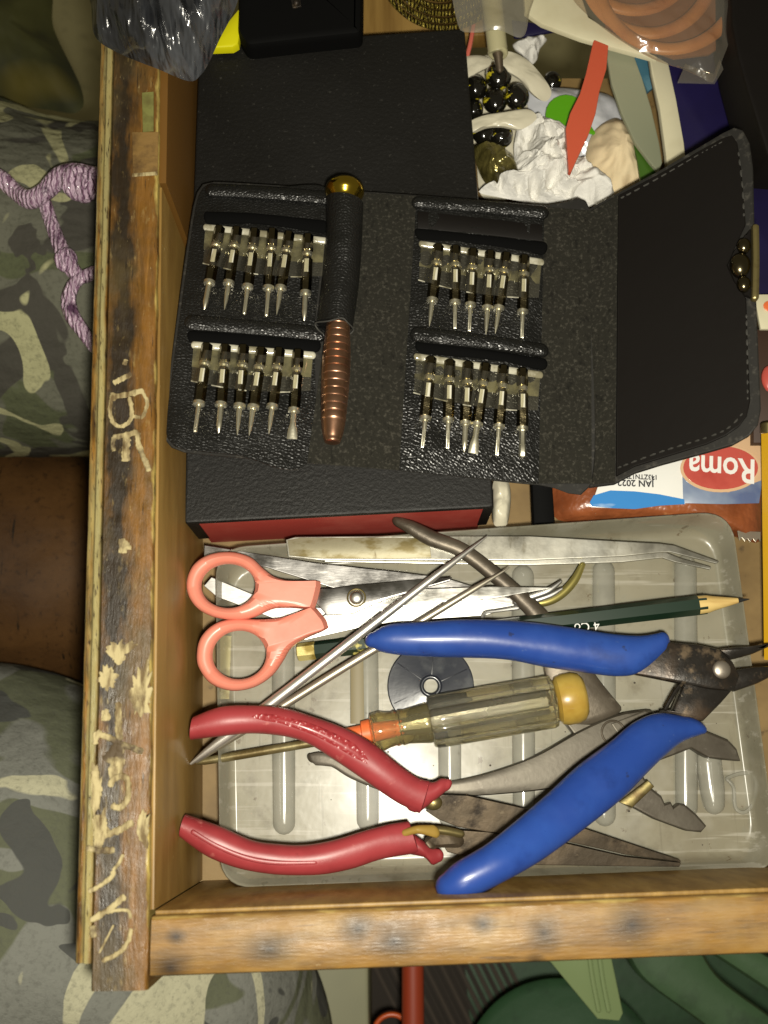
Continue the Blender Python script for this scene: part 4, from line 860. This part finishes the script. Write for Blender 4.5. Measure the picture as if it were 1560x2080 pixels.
kband('pocket_lip', [(432, 374), (540, 379), (664, 389)], [(430, 400), (540, 406), (662, 416)], .07, .13, m_leather)
kband('slit_shade_band', [(848, 464), (980, 478), (1106, 492)], [(856, 488), (980, 498), (1100, 518)], .09, .08, m_slit)
kband('pocket_lip', [(850, 664), (980, 680), (1100, 698)], [(848, 696), (980, 710), (1100, 726)], .15, .14, m_leather)
kband('slit_shade_band', [(850, 694), (980, 710), (1104, 728)], [(858, 720), (980, 730), (1100, 752)], .09, .09, m_slit)

# clear holders and the 24 bits
ROWS = {
 'upper row of the left panel': [((447, 465), (430, 579), (415, 629)), ((482, 467), (461, 582), (456, 629)), ((518, 470), (503, 591), (496, 639)), ((554, 470), (544, 595), (541, 643)), ((588, 476), (567, 597), (562, 639)), ((626, 481), (621, 602), (618, 652))],
 'lower row of the left panel': [((421, 703), (404, 825), (396, 878)), ((458, 705), (448, 825), (444, 880)), ((495, 706), (484, 833), (482, 884)), ((532, 711), (512, 830), (506, 885)), ((568, 712), (549, 830), (546, 882)), ((606, 715), (596, 839), (593, 892))],
 'upper row of the middle panel': [((891, 501), (876, 616), (872, 663)), ((925, 504), (924, 619), (924, 668)), ((961, 510), (954, 625), (953, 673)), ((996, 514), (989, 631), (987, 680)), ((1029, 518), (1012, 631), (1006, 678)), ((1065, 523), (1062, 637), (1060, 687))],
 'lower row of the middle panel': [((876, 729), (863, 856), (858, 909)), ((914, 735), (910, 857), (909, 911)), ((951, 739), (947, 862), (943, 919)), ((987, 742), (970, 867), (961, 921)), ((1023, 746), (1012, 867), (1009, 925)), ((1061, 752), (1061, 873), (1061, 928))]}
HOLD = {'upper row of the left panel': (418, 660), 'lower row of the left panel': (394, 636), 'upper row of the middle panel': (856, 1100), 'lower row of the middle panel': (846, 1098)}
for key, row in ROWS.items():
    x0, x1 = HOLD[key]; ya = row[0][0][1] - (row[1][0][0] > 0) * 4; yb = row[-1][0][1]
    sl = (yb - ya) / (row[-1][0][0] - row[0][0][0])
    ya0, yb0 = ya + (x0 - row[0][0][0]) * sl, yb + (x1 - row[-1][0][0]) * sl
    sk = -.09
    def holder(u, v, y0=-6, hgt=92, bulge=.0, dz=.10, dip=0):
        x = x0 + (x1 - x0) * u; y = ya0 + (yb0 - ya0) * u + y0 + v * hgt + dip * math.sin(math.pi * u) * v
        z = dz + .02 * math.sin(v * 7 + u * 3)
        for (t, c, p) in row:
            d = (x + sk * -v * hgt * 0 - (t[0] + (c[0] - t[0]) * v * .75)) / 11
            z += bulge * math.exp(-d * d)
        return KP(x + sk * v * hgt, y, z)
    part('clear_holder', shell(lambda u, v: holder(u, v, -2, 50, .03, .10, 6), 40, 8, .03), m_vback, wl)
    part('holder_fold', rings_tube([(holder(i / 40, 0, 4, 10, .0, .12), Vector((0, .10, 0)), Vector((0, 0, .05))) for i in range(41)], 10), m_vroll, wl)
    [part('holder_glint', rings_tube([(holder(g0 + g1 * i / 8, 1, 13, 64, .26, .21, 10), Vector((0, .018, 0)), Vector((0, 0, .016))) for i in range(9)], 6), m_vroll, wl) for g0, g1 in ((.0, .05), (.17, .10), (.40, .06), (.74, .09))]  # short pale tubes modelled as glints along the cover's lower edge
    part('clear_cover', shell(lambda u, v: holder(u, v, 12, 64, .26, .20, 10), 72, 8, .012), m_vin, wl)
# one bit, along +X from its hexagonal end
def lx(prof, seg, **k): return lathe(Vector((0, 0, 0)), Vector((1, 0, 0)), prof, seg, **k)
BL = 2.1
body_g = lx([(0, .06), (.04, .125), (.42, .13), (.46, .095), (.58, .095), (.62, .13), (1.36, .128), (1.42, .10)], 6)
ring_g = lx([(.44, .10), (.47, .128), (.53, .128), (.56, .10)], 14)
col_g = lx([(1.40, .10), (1.41, .135), (1.47, .13), (1.50, .075)], 14)
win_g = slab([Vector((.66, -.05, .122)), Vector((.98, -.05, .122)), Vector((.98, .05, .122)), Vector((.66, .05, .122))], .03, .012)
def tipg(kind):
    if kind == 'slotted':
        return loft([[Vector((x, w_ * math.cos(a), h * math.sin(a))) for a in [2 * math.pi * (k + .5) / 12 for k in range(12)]] for x, w_, h in ((1.46, .07, .07), (1.75, .07, .07), (1.88, .10, .055), (2.06, .115, .018), (2.1, .11, .012))])
    if kind == 'thin pointed': return lx([(1.46, .062), (1.62, .06), (1.9, .045), (2.1, .008)], 12)
    if kind == 'cross-shaped': return lx([(1.46, .07), (1.84, .07), (1.92, .075), (2.06, .035), (2.1, .01)], 16, flute=lambda a, d: -.34 * max(0, math.cos(2 * a)) ** 2 if d > 1.83 else 0)
    if kind == 'star-shaped': return lx([(1.46, .055), (1.66, .052), (1.7, .046), (2.08, .042), (2.1, .03)], 24, flute=lambda a, d: -.2 * max(0, math.cos(6 * a)) if d > 1.66 else 0)
    return lx([(1.46, .07), (1.8, .068), (1.84, .082), (2.08, .082), (2.1, .07)], 6)
TIPK = {'upper row of the left panel': ['cross-shaped', 'thin pointed', 'star-shaped', 'star-shaped', 'thin pointed', 'cross-shaped'],
        'lower row of the left panel': ['star-shaped', 'cross-shaped', 'thin pointed', 'thin pointed', 'thin pointed', 'slotted'],
        'upper row of the middle panel': ['thin pointed', 'star-shaped', 'star-shaped', 'thin pointed', 'thin pointed', 'star-shaped'],
        'lower row of the middle panel': ['star-shaped', 'star-shaped', 'cross-shaped', 'slotted', 'star-shaped', 'hollow six-sided']}
proto = {}
tips = {}
ORD = ['leftmost', 'second', 'third', 'fourth', 'fifth', 'rightmost']
for key, row in ROWS.items():
    for i, (a, c, t) in enumerate(row):
        P, Q = KP(a[0], a[1] - 5, .27), KP(*t, .17)
        o = bpy.data.objects.new('screwdriver_bit', None); COL.objects.link(o); o.empty_display_size = .002
        o['category'] = 'screwdriver bit'; o['group'] = 'steel bits in the bit wallet'
        k = TIPK[key][i]
        o['label'] = f"{k} bit, {ORD[i]}{'' if i in (0, 5) else ' from left'}, {key.replace('of the', 'of')}"
        o.location = P * K; o.rotation_mode = 'QUATERNION'
        q = (Q - P).to_track_quat('X', 'Z')
        roll = random.choice((-.5, -.25, 0, .2, .45))
        o.rotation_quaternion = q; s = (Q - P).length / BL; o.scale = (s, 1.2, 1.2)
        ORG[o.name] = Vector((0, 0, 0))
        if not proto:
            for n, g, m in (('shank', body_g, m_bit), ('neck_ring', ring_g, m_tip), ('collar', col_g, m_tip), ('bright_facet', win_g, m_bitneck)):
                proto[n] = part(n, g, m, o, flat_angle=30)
        else:
            for n, p in proto.items():
                cpy = p.copy(); COL.objects.link(cpy); cpy.parent = o
        if k not in tips: tips[k] = part('tip', tipg(k), m_tip, o, flat_angle=30)
        else:
            cpy = tips[k].copy(); COL.objects.link(cpy); cpy.parent = o
# copper driver handle in its sleeve
kd = thing('driver_handle', 'ribbed copper precision screwdriver handle with gold cap, in the wallet sleeve', 'screwdriver', KP(690, 640, .2))
HA, HB = KP(701, 372, .62), KP(675, 899, .42)
hl = (HB - HA).length
def ha(py): return (py - 372) / (899 - 372) * hl
prof = [(ha(640), .27), (ha(656), .285)]
for i in range(14):
    y = 660 + i * 14.2; r = [.30, .315, .33, .345, .358, .366, .37, .37, .366, .36, .352, .342, .33, .318][i]
    prof += [(ha(y), r * .955), (ha(y + 1.2), r), (ha(y + 12.2), r * 1.006), (ha(y + 13.2), r * .955)]
prof += [(ha(862), .305), (ha(880), .27), (ha(890), .235), (ha(893), .215), (ha(894), .22), (ha(898), .20), (ha(900), .12)]
part('grip', lathe(HA, HB, prof, 36), m_copper, kd, flat_angle=50)
part('shaft', lathe(HA, HB, [(ha(412), .3), (ha(645), .26)], 20), m_copper, kd)
part('cap', lathe(HA, HB, [(-.06, .06), (-.04, .28), (.02, .42), (.12, .515), (.24, .54), (.34, .53), (.42, .47), (.50, .40), (.58, .38)], 40), m_gold, kd)
sv = part('sleeve', edge_tube([(662, 404), (662, 480), (655, 560), (648, 620), (643, 656)], [(738, 414), (735, 500), (729, 580), (722, 630), (717, 664)], [kz(700, 410) + .5, kz(695, 500) + .46, kz(690, 570) + .42, kz(685, 625) + .42, kz(680, 660) + .42], [.5, .46, .44, .44, .44], 26, 24, flat0=True, flat1=True), m_leather, wl)
hem = []
C = [(641, 655), (645, 668), (655, 676)]
part('sleeve_hem', ptube([(656, 678, kz(656, 678) + .35, 1.6), (645, 668, kz(645, 668) + .3, 1.6), (641, 656, kz(641, 656) + .45, 1.6), (668, 652, kz(668, 652) + .8, 1.6), (694, 646, kz(694, 646) + .86, 1.6), (706, 655, kz(706, 655) + .75, 1.6), (718, 669, kz(718, 669) + .4, 1.6), (712, 678, kz(712, 678) + .3, 1.6)], 40, 6), m_thread, sv)

# ------------------------------------------------------------------ things at the top of the drawer
# film-wrapped package on the rail
def wrapfn(px, py): return 0
pk = solo('wrapped_package', blob((330, 60), [(188, -70), (186, 20), (196, 78), (250, 112), (320, 140), (384, 165), (408, 152), (424, 128), (446, 80), (480, 10), (500, -80), (340, -120)], .12, 1.25, .24, 1.9, 30, 160, 3.5, 2.0, True, (.94, .34, .22)), m_wrap, 'black package wrapped in shiny crinkled film, on top of the drawer edge', 'package')
solo('lime_yellow_piece', pslab([(425, 97), (440, 70), (492, 8), (489, 60), (484, 88), (472, 95)], -3.4, .35, .08), m_yellow, 'bright lime yellow plastic corner beside the film-wrapped package', 'plastic piece')
pb = thing('black_pouch', 'plain black pouch behind the large black box at the top', 'pouch', W(620, 20, -5))
part('body', pslab([(488, -160), (738, -160), (736, 66), (620, 78), (500, 92), (480, 60)], -3.2, 1.6, .25, .2), m_black, pb)
part('clasp', join(pslab([(590, -4), (610, -6), (612, 12), (594, 16)], -3.14, .12, .03), sphere(W(602, 6, -3.1), .1)), m_blackst, pb)
gc = thing('gold_cord_coil', 'coil of shiny gold braided cord at the top edge of the drawer', 'cord', W(880, -10, -4))
for i, (r, dy) in enumerate(((78, 0), (90, 4), (102, 6), (114, 9), (126, 12))):
    pts = []
    for k in range(21):
        a = math.radians(20 + 150 * k / 20)
        pts.append((895 + 1.05 * r * math.cos(a) + i * 2, -78 + (r + dy) * math.sin(a) * .98, -4.4 + .25 * math.sin(k * .9 + i), 5.2))
    part('strand', ptube(pts, 60, 8), m_goldcord, gc)
solo('brown_wood_block', pslab([(735, -160), (1010, -160), (1010, 70), (735, 80)], -6.2, .7, .08), m_wood_in, 'brown wooden slat under the gold cord coil', 'slat')

# candy bag and neighbours
bg = thing('candy_packet', 'torn white packet with clear window, filled with black wrapped sweets', 'packet', W(1000, 220, -6.5))
part('back_film', blob((1010, 235), [(940, 140), (955, 118), (1010, 112), (1050, 125), (1090, 150), (1112, 185), (1100, 230), (1080, 330), (1040, 400), (980, 400), (968, 330), (955, 240)], -6.3, .25, .12, 1.1, 10, 70, 2), m_packet2, bg)
part('white_rim', blob((1050, 140), [(996, 112), (1030, 104), (1066, 118), (1098, 150), (1120, 186), (1108, 206), (1084, 192), (1056, 160), (1020, 138)], -4.65, .07, .06, 1.5, 8, 60, 3, 2), m_packet2, bg)
part('white_rim', blob((962, 134), [(940, 120), (968, 112), (992, 118), (996, 132), (972, 146), (944, 158)], -4.95, .07, .06, 1.5, 8, 40, 3, 2), m_packet2, bg)
part('white_band', blob((1020, 244), [(952, 250), (978, 236), (1020, 228), (1072, 222), (1090, 240), (1060, 262), (1020, 256), (985, 258), (956, 268)], -4.3, .07, .06, 1.8, 8, 60, 3, 5), m_packet2, bg)
cands = [((966, 178), 24, -5.1, 'farthest left black sweet with gold lettering against the box edge'), ((1012, 155), 27, -4.9, 'black sweet directly under the metal tip of the white pen'), ((1050, 196), 25, -4.95, 'black sweet with gold mark at the right of the cluster above the white band'), ((1005, 205), 25, -5.0, 'black sweet in the middle just above the white band'), ((962, 222), 20, -5.4, 'black sweet low at the left, half hidden by the box edge'), ((1122, 165), 19, -5.9, 'dark sweet lying apart on the brown wood, right of the packet'), ((983, 268), 25, -4.9, 'black sweet below the white band on the left'), ((1018, 275), 24, -4.95, 'black sweet below the white band next to the tissue')]
for (c, r, z, lb) in cands:
    p = W(*c, z); rr = r * cpp(c[1], z)
    V, Fc = sphere((0, 0, 0), rr, 24, 14, (1, 1.12, .85))
    V = [v * (1 + .05 * noise.noise(v * 3 + p)) + p for v in V]
    solo('black_sweet', (V, Fc), m_cand, lb, 'sweet', 'black wrapped sweets in the packet')
solo('foil_sweet', blob((1000, 325), [(962, 300), (985, 292), (1020, 300), (1042, 322), (1052, 345), (1032, 365), (1018, 382), (990, 376), (972, 345)], -4.9, .6, .16, 2.2, 12, 60, 2.2, 4, True), m_foil, 'crinkled olive gold foil sweet wrapper beside the white tissue', 'wrapper')
solo('white_tissue', blob((1120, 345), [(1060, 228), (1075, 222), (1092, 240), (1110, 238), (1150, 262), (1152, 320), (1178, 322), (1215, 350), (1245, 385), (1235, 408), (1190, 422), (1100, 416), (1020, 402), (975, 392), (985, 380), (1040, 345), (1045, 290)], -5.0, 1.0, .40, 1.9, 22, 110, 2.0, 6.5, True), m_tissue, 'crumpled white tissue paper in the top of the drawer above the wallet', 'tissue', smooth=False)
gp = thing('green_label_packet', 'glossy white packet with round green label, behind the orange spatula', 'packet', W(1170, 240, -6))
part('packet', blob((1170, 250), [(1075, 180), (1120, 178), (1180, 182), (1240, 195), (1262, 230), (1250, 290), (1200, 330), (1120, 300), (1078, 240)], -5.7, .5, .14, 1.2, 12, 70, 2.5, 1.5), m_packet, gp)
cl_ = [(1150 + 42 * math.cos(a / 20 * 2 * math.pi), 232 + 40 * math.sin(a / 20 * 2 * math.pi)) for a in range(20)]
part('green_label', pslab(cl_, -4.98, .05, .015), m_green, gp)
part('label_tail', pslab([(1190, 240), (1205, 262), (1214, 276), (1196, 270), (1180, 262)], -4.99, .05, .015), m_green, gp)
solo('cream_cloth', blob((1255, 320), [(1205, 270), (1235, 245), (1262, 244), (1290, 290), (1305, 350), (1308, 400), (1240, 430), (1200, 380), (1190, 320)], -5.1, .8, .2, 1.3, 14, 80, 2.4, 9), m_cream, 'soft cream coloured lump of cloth right of the tissue', 'cloth')
solo('folded_tissue', blob((1205, 378), [(1165, 345), (1185, 328), (1215, 348), (1246, 385), (1240, 405), (1205, 420), (1170, 415), (1155, 385)], -4.7, .75, .28, 1.6, 14, 70, 2.2, 3.3, True), m_tissue, 'small folded white tissue corner at the tip of the orange spatula', 'tissue', smooth=False)
solo('orange_spatula', pslab([(1206, 80), (1236, 92), (1232, 140), (1218, 185), (1210, 230), (1196, 272), (1178, 310), (1160, 350), (1155, 348), (1152, 305), (1149, 262), (1158, 230), (1178, 190), (1190, 150)], -3.7, .2, .025), m_redor, 'flat red-orange plastic spatula with a pointed lower end', 'spatula')
lf = thing('leaf_shaped_scraper', 'long grey-green leaf-shaped plastic piece with green edge', 'scraper', W(1290, 230, -5))
part('blade', pslab([(1236, 90), (1284, 100), (1306, 160), (1324, 220), (1340, 290), (1346, 330), (1338, 350), (1320, 330), (1290, 290), (1262, 230), (1242, 170), (1233, 120)], -4.1, .16, .06), m_leaf, lf)
part('green_edge', pslab([(1288, 292), (1310, 318), (1332, 340), (1338, 380), (1302, 420), (1300, 360), (1294, 320)], -4.3, .14, .05), m_leafg, lf)
# ivory pen and pink wire
pn = thing('ivory_pen', 'ivory pen with metal tip pointing down at the sweets', 'pen', W(995, 60, -4))
q0, q1 = W(985, -120, -3.4), W(1016, 148, -4.4); lp = (q1 - q0).length
part('barrel', lathe(q0, q1, [(0, .33), (lp * .83, .30), (lp * .85, .28)], 24), m_pen, pn)
part('metal_tip', lathe(q0, q1, [(lp * .84, .16), (lp * .86, .17), (lp * .88, .14), (lp * .98, .11), (lp, .04)], 16), m_rust, pn)
part('collar', ring_torus(q0 + (q1 - q0) * .845, .22, .09, (1.45, 0, -.1), 28, 10), m_pen, pn)
solo('pink_wire', ptube([(962, 50, -4.8, 4.5), (955, 90, -4.9, 4.5), (945, 130, -5.1, 4.5), (938, 160, -5.3, 4)], 24, 8), mat('pink_insulation', S(196, 100, 84), .4), 'thin pink wire next to the ivory pen', 'wire')
solo('frosted_bag', blob((1040, 20), [(930, -60), (930, 50), (960, 66), (1010, 60), (1060, 76), (1075, 30), (1085, -60)], -3.0, .1, .08, 1.5, 10, 60, 2, 5), m_haze, 'cloudy see-through plastic bag over the ivory pen', 'bag')
solo('white_scrap', blob((1072, 100), [(1042, 92), (1070, 76), (1110, 78), (1096, 100), (1090, 122), (1076, 132), (1062, 112)], -6.4, .4, .16, 2.2, 10, 50, 2, 8, True), m_tissue, 'little white paper scrap on the brown drawer bottom beside the pen', 'scrap', smooth=False)
# navy card with white rims
nv = thing('navy_folder', 'dark navy blue folder with wide white edges in the top right', 'folder', W(1450, 260, -6))
part('cover', pslab([(1330, 60), (1640, 20), (1640, 640), (1400, 640), (1384, 300), (1360, 160)], -4.9, .5, .04), m_navy, nv)
part('white_edge', pslab([(1318, 106), (1358, 128), (1374, 200), (1390, 290), (1402, 420), (1362, 420), (1352, 310), (1340, 220), (1324, 150)], -4.6, .25, .05), m_white, nv)
part('white_edge', pslab([(1060, -60), (1066, 24), (1100, 48), (1180, 78), (1260, 100), (1334, 120), (1322, 106), (1262, 76), (1196, 34), (1164, -60)], -3.7, .22, .06), m_white, nv)
part('navy_corner', pslab([(1040, 40), (1100, 48), (1130, 62), (1050, 76), (1044, 74)], -6.0, .12, .03), m_navy, nv)
solo('teal_card', pslab([(1278, 100), (1324, 112), (1330, 175), (1316, 186), (1300, 150)], -5.4, .15, .02), m_teal, 'small teal blue printed card between the leaf-shaped piece and the white folder edge', 'card')
# orange rings in a clear bag
for i, (cx, cy, R, sxx, lb) in enumerate(((1360, -60, 8.8, 0, 'outermost'), (1318, -70, 8.3, 0, 'inner'), (1290, -85, 7.2, 0, 'innermost'))):
    pts = []
    Rx, Ry = ((150, 160), (132, 138), (112, 106))[i]
    for k in range(33):
        a = 2 * math.pi * k / 32
        pts.append((cx + Rx * math.cos(a), cy + Ry * math.sin(a) * (1 if math.sin(a) > 0 else 1), -3.3 - .1 * i + .1 * math.sin(a * 2 + i), 14, .12))
    V, Fc = ptube(pts, 80, 10)
    solo('orange_ring', (V, Fc), m_rubber, f'{lb} flat orange rubber ring inside the clear bag', 'ring', 'orange rings in the clear bag')
solo('amber_ring_liner', pslab([(1190, -90), (1500, -90), (1500, 70), (1440, 110), (1370, 118), (1290, 90), (1230, 52)], -3.75, .1, .02), mat('amber_backing', S(128, 80, 40), .5), 'amber brown card behind the orange rings in the bag', 'card')
solo('clear_bag', blob((1350, 30), [(1150, -80), (1160, -10), (1195, 32), (1260, 82), (1330, 122), (1385, 140), (1430, 160), (1448, 168), (1468, 120), (1486, 60), (1500, -80)], -2.75, .28, .16, 1.0, 16, 90, 3, 3.1), m_bag, 'clear crinkled plastic bag holding orange rings, top right', 'bag')
solo('bag_corner', pslab([(1392, 130), (1450, 150), (1462, 120), (1470, 140), (1452, 170), (1376, 168)], -3.3, .03, .01), m_bag, 'torn clear corner of plastic hanging below the bag of rings', 'plastic corner')
bk = thing('black_case', 'black case with worn corner along the right edge of the picture', 'case', W(1560, 150, -4))
part('body', pslab([(1484, -120), (1700, -120), (1700, 330), (1560, 318), (1545, 270), (1520, 190), (1498, 110), (1486, 40)], -2.2, 1.8, .12, .15), m_smooth, bk)
# right edge odds and ends
solo('orange_label_card', pslab([(1532, 598), (1700, 596), (1700, 670), (1545, 668)], -4.2, .12, .02), m_white, 'white card with an orange spot at the right edge beside the wallet flap', 'card')
solo('orange_spot_sticker', sphere(W(1562, 622, -4.16), .16, 20, 8, (1, 1, .15)), m_orange, 'orange round sticker on the white card at the right edge', 'sticker')
solo('dark_brown_strip', pslab([(1530, 668), (1700, 664), (1700, 900), (1530, 900)], -4.6, .3, .05), mat('dark_brown_card', S(58, 40, 30), .6), 'dark brown strip at the right edge below the white card', 'card strip')
solo('red_tab', sphere(W(1566, 770, -4.3), .34, 20, 10, (.8, 1.2, .4)), m_pred, 'red rounded tab at the right edge of the picture', 'tab')
ye = thing('yellow_pencil', 'yellow pencil standing along the right edge of the picture', 'pencil', W(1556, 1100, -5))
y0, y1 = W(1564, 880, -3.9), W(1570, 1340, -5.0)
part('shaft', lathe(y0, y1, [(0, .24), ((y1 - y0).length, .24)], 6), m_yel2, ye, flat_angle=20)
part('end_cap', lathe(y0, y1, [(-.3, .2), (-.26, .245), (.0, .25), (.02, .23)], 16), m_brass, ye)

# wafer packet
wp = thing('wafer_packet', 'brown-orange biscuit packet with red oval Roma label, printed upside down', 'packet', W(1330, 1000, ZB))
PZ = -5.0
def wq(pts, name, m, dz, th=.02): return part(name, pslab([(x, y, PZ + dz) for x, y in pts], 0, th, .006), m, wp)
part('wrapper', blob((1340, 1000), [(1118, 985), (1124, 1020), (1140, 1058), (1300, 1062), (1420, 1070), (1500, 1092), (1545, 1096), (1548, 1000), (1556, 900), (1400, 890), (1200, 920), (1130, 950)], -5.6, .62, .06, 1.4, 12, 110, 7, 2.2), m_waf, wp)
wq([(1216, 984), (1250, 960), (1320, 930), (1390, 910), (1392, 1024), (1340, 1026), (1290, 1034), (1240, 1032), (1200, 1030)], 'white_print', m_pwhite, .10)
wq([(1206, 1006), (1240, 996), (1290, 998), (1340, 1004), (1390, 1014), (1391, 1024), (1340, 1027), (1290, 1034), (1240, 1032), (1202, 1028), (1198, 1020)], 'blue_print', m_pblue, .115)
wq([(1386, 960), (1545, 900), (1548, 980), (1542, 1022), (1470, 1024), (1388, 1022)], 'grey_blue_print', m_pgrey, .11)
wq([(1392, 900), (1550, 860), (1548, 975), (1480, 1000), (1430, 995), (1396, 965)], 'cream_print', m_pcream, .125)
ov = [(1464 + 76 * math.cos(a / 36 * 2 * math.pi), 950 + 44 * math.sin(a / 36 * 2 * math.pi)) for a in range(36)]
ov2 = [(1464 + 82 * math.cos(a / 36 * 2 * math.pi), 951 + 49 * math.sin(a / 36 * 2 * math.pi)) for a in range(36)]
wq(ov2, 'label_rim', m_pcream, .14); wq(ov, 'red_label', m_pred, .155)
part('lettering', text_geo('Roma', 1.0, W(1466, 950, PZ + .16), math.radians(175), 0, .008, 0, .82, .016), m_pwhite, wp)
part('date_lettering', text_geo('JAN 2022', .26, W(1291, 981, PZ + .13), math.radians(178), 0, .004, 0, 1.0, .006), m_ink, wp)
part('date_lettering', text_geo('143ZTN1722', .2, W(1300, 968, PZ + .13), math.radians(178), 0, .004, 0, .9, .004), m_ink, wp)
part('crimped_end', pslab([(1498, 1078), (1545, 1080), (1545, 1100), (1540, 1094), (1535, 1101), (1529, 1094), (1524, 1101), (1518, 1094), (1513, 1100), (1507, 1092), (1502, 1098)], -5.2, .05, .012), mat('foil_edge', (.5, .45, .36), .3, .8), wp)
# bits between box and packet
solo('white_bag_corner', blob((1020, 1020), [(1004, 975), (1030, 975), (1038, 1010), (1030, 1065), (1004, 1066), (1000, 1020)], -5.6, .35, .12, 1.6, 8, 50, 3, 7), m_packet2, 'white plastic bag corner between the black box and the biscuit packet', 'bag')
solo('black_strip', pslab([(1080, 975), (1122, 975), (1128, 1062), (1084, 1064)], -5.4, .4, .08), m_black, 'short black strip beside the biscuit packet', 'strip')
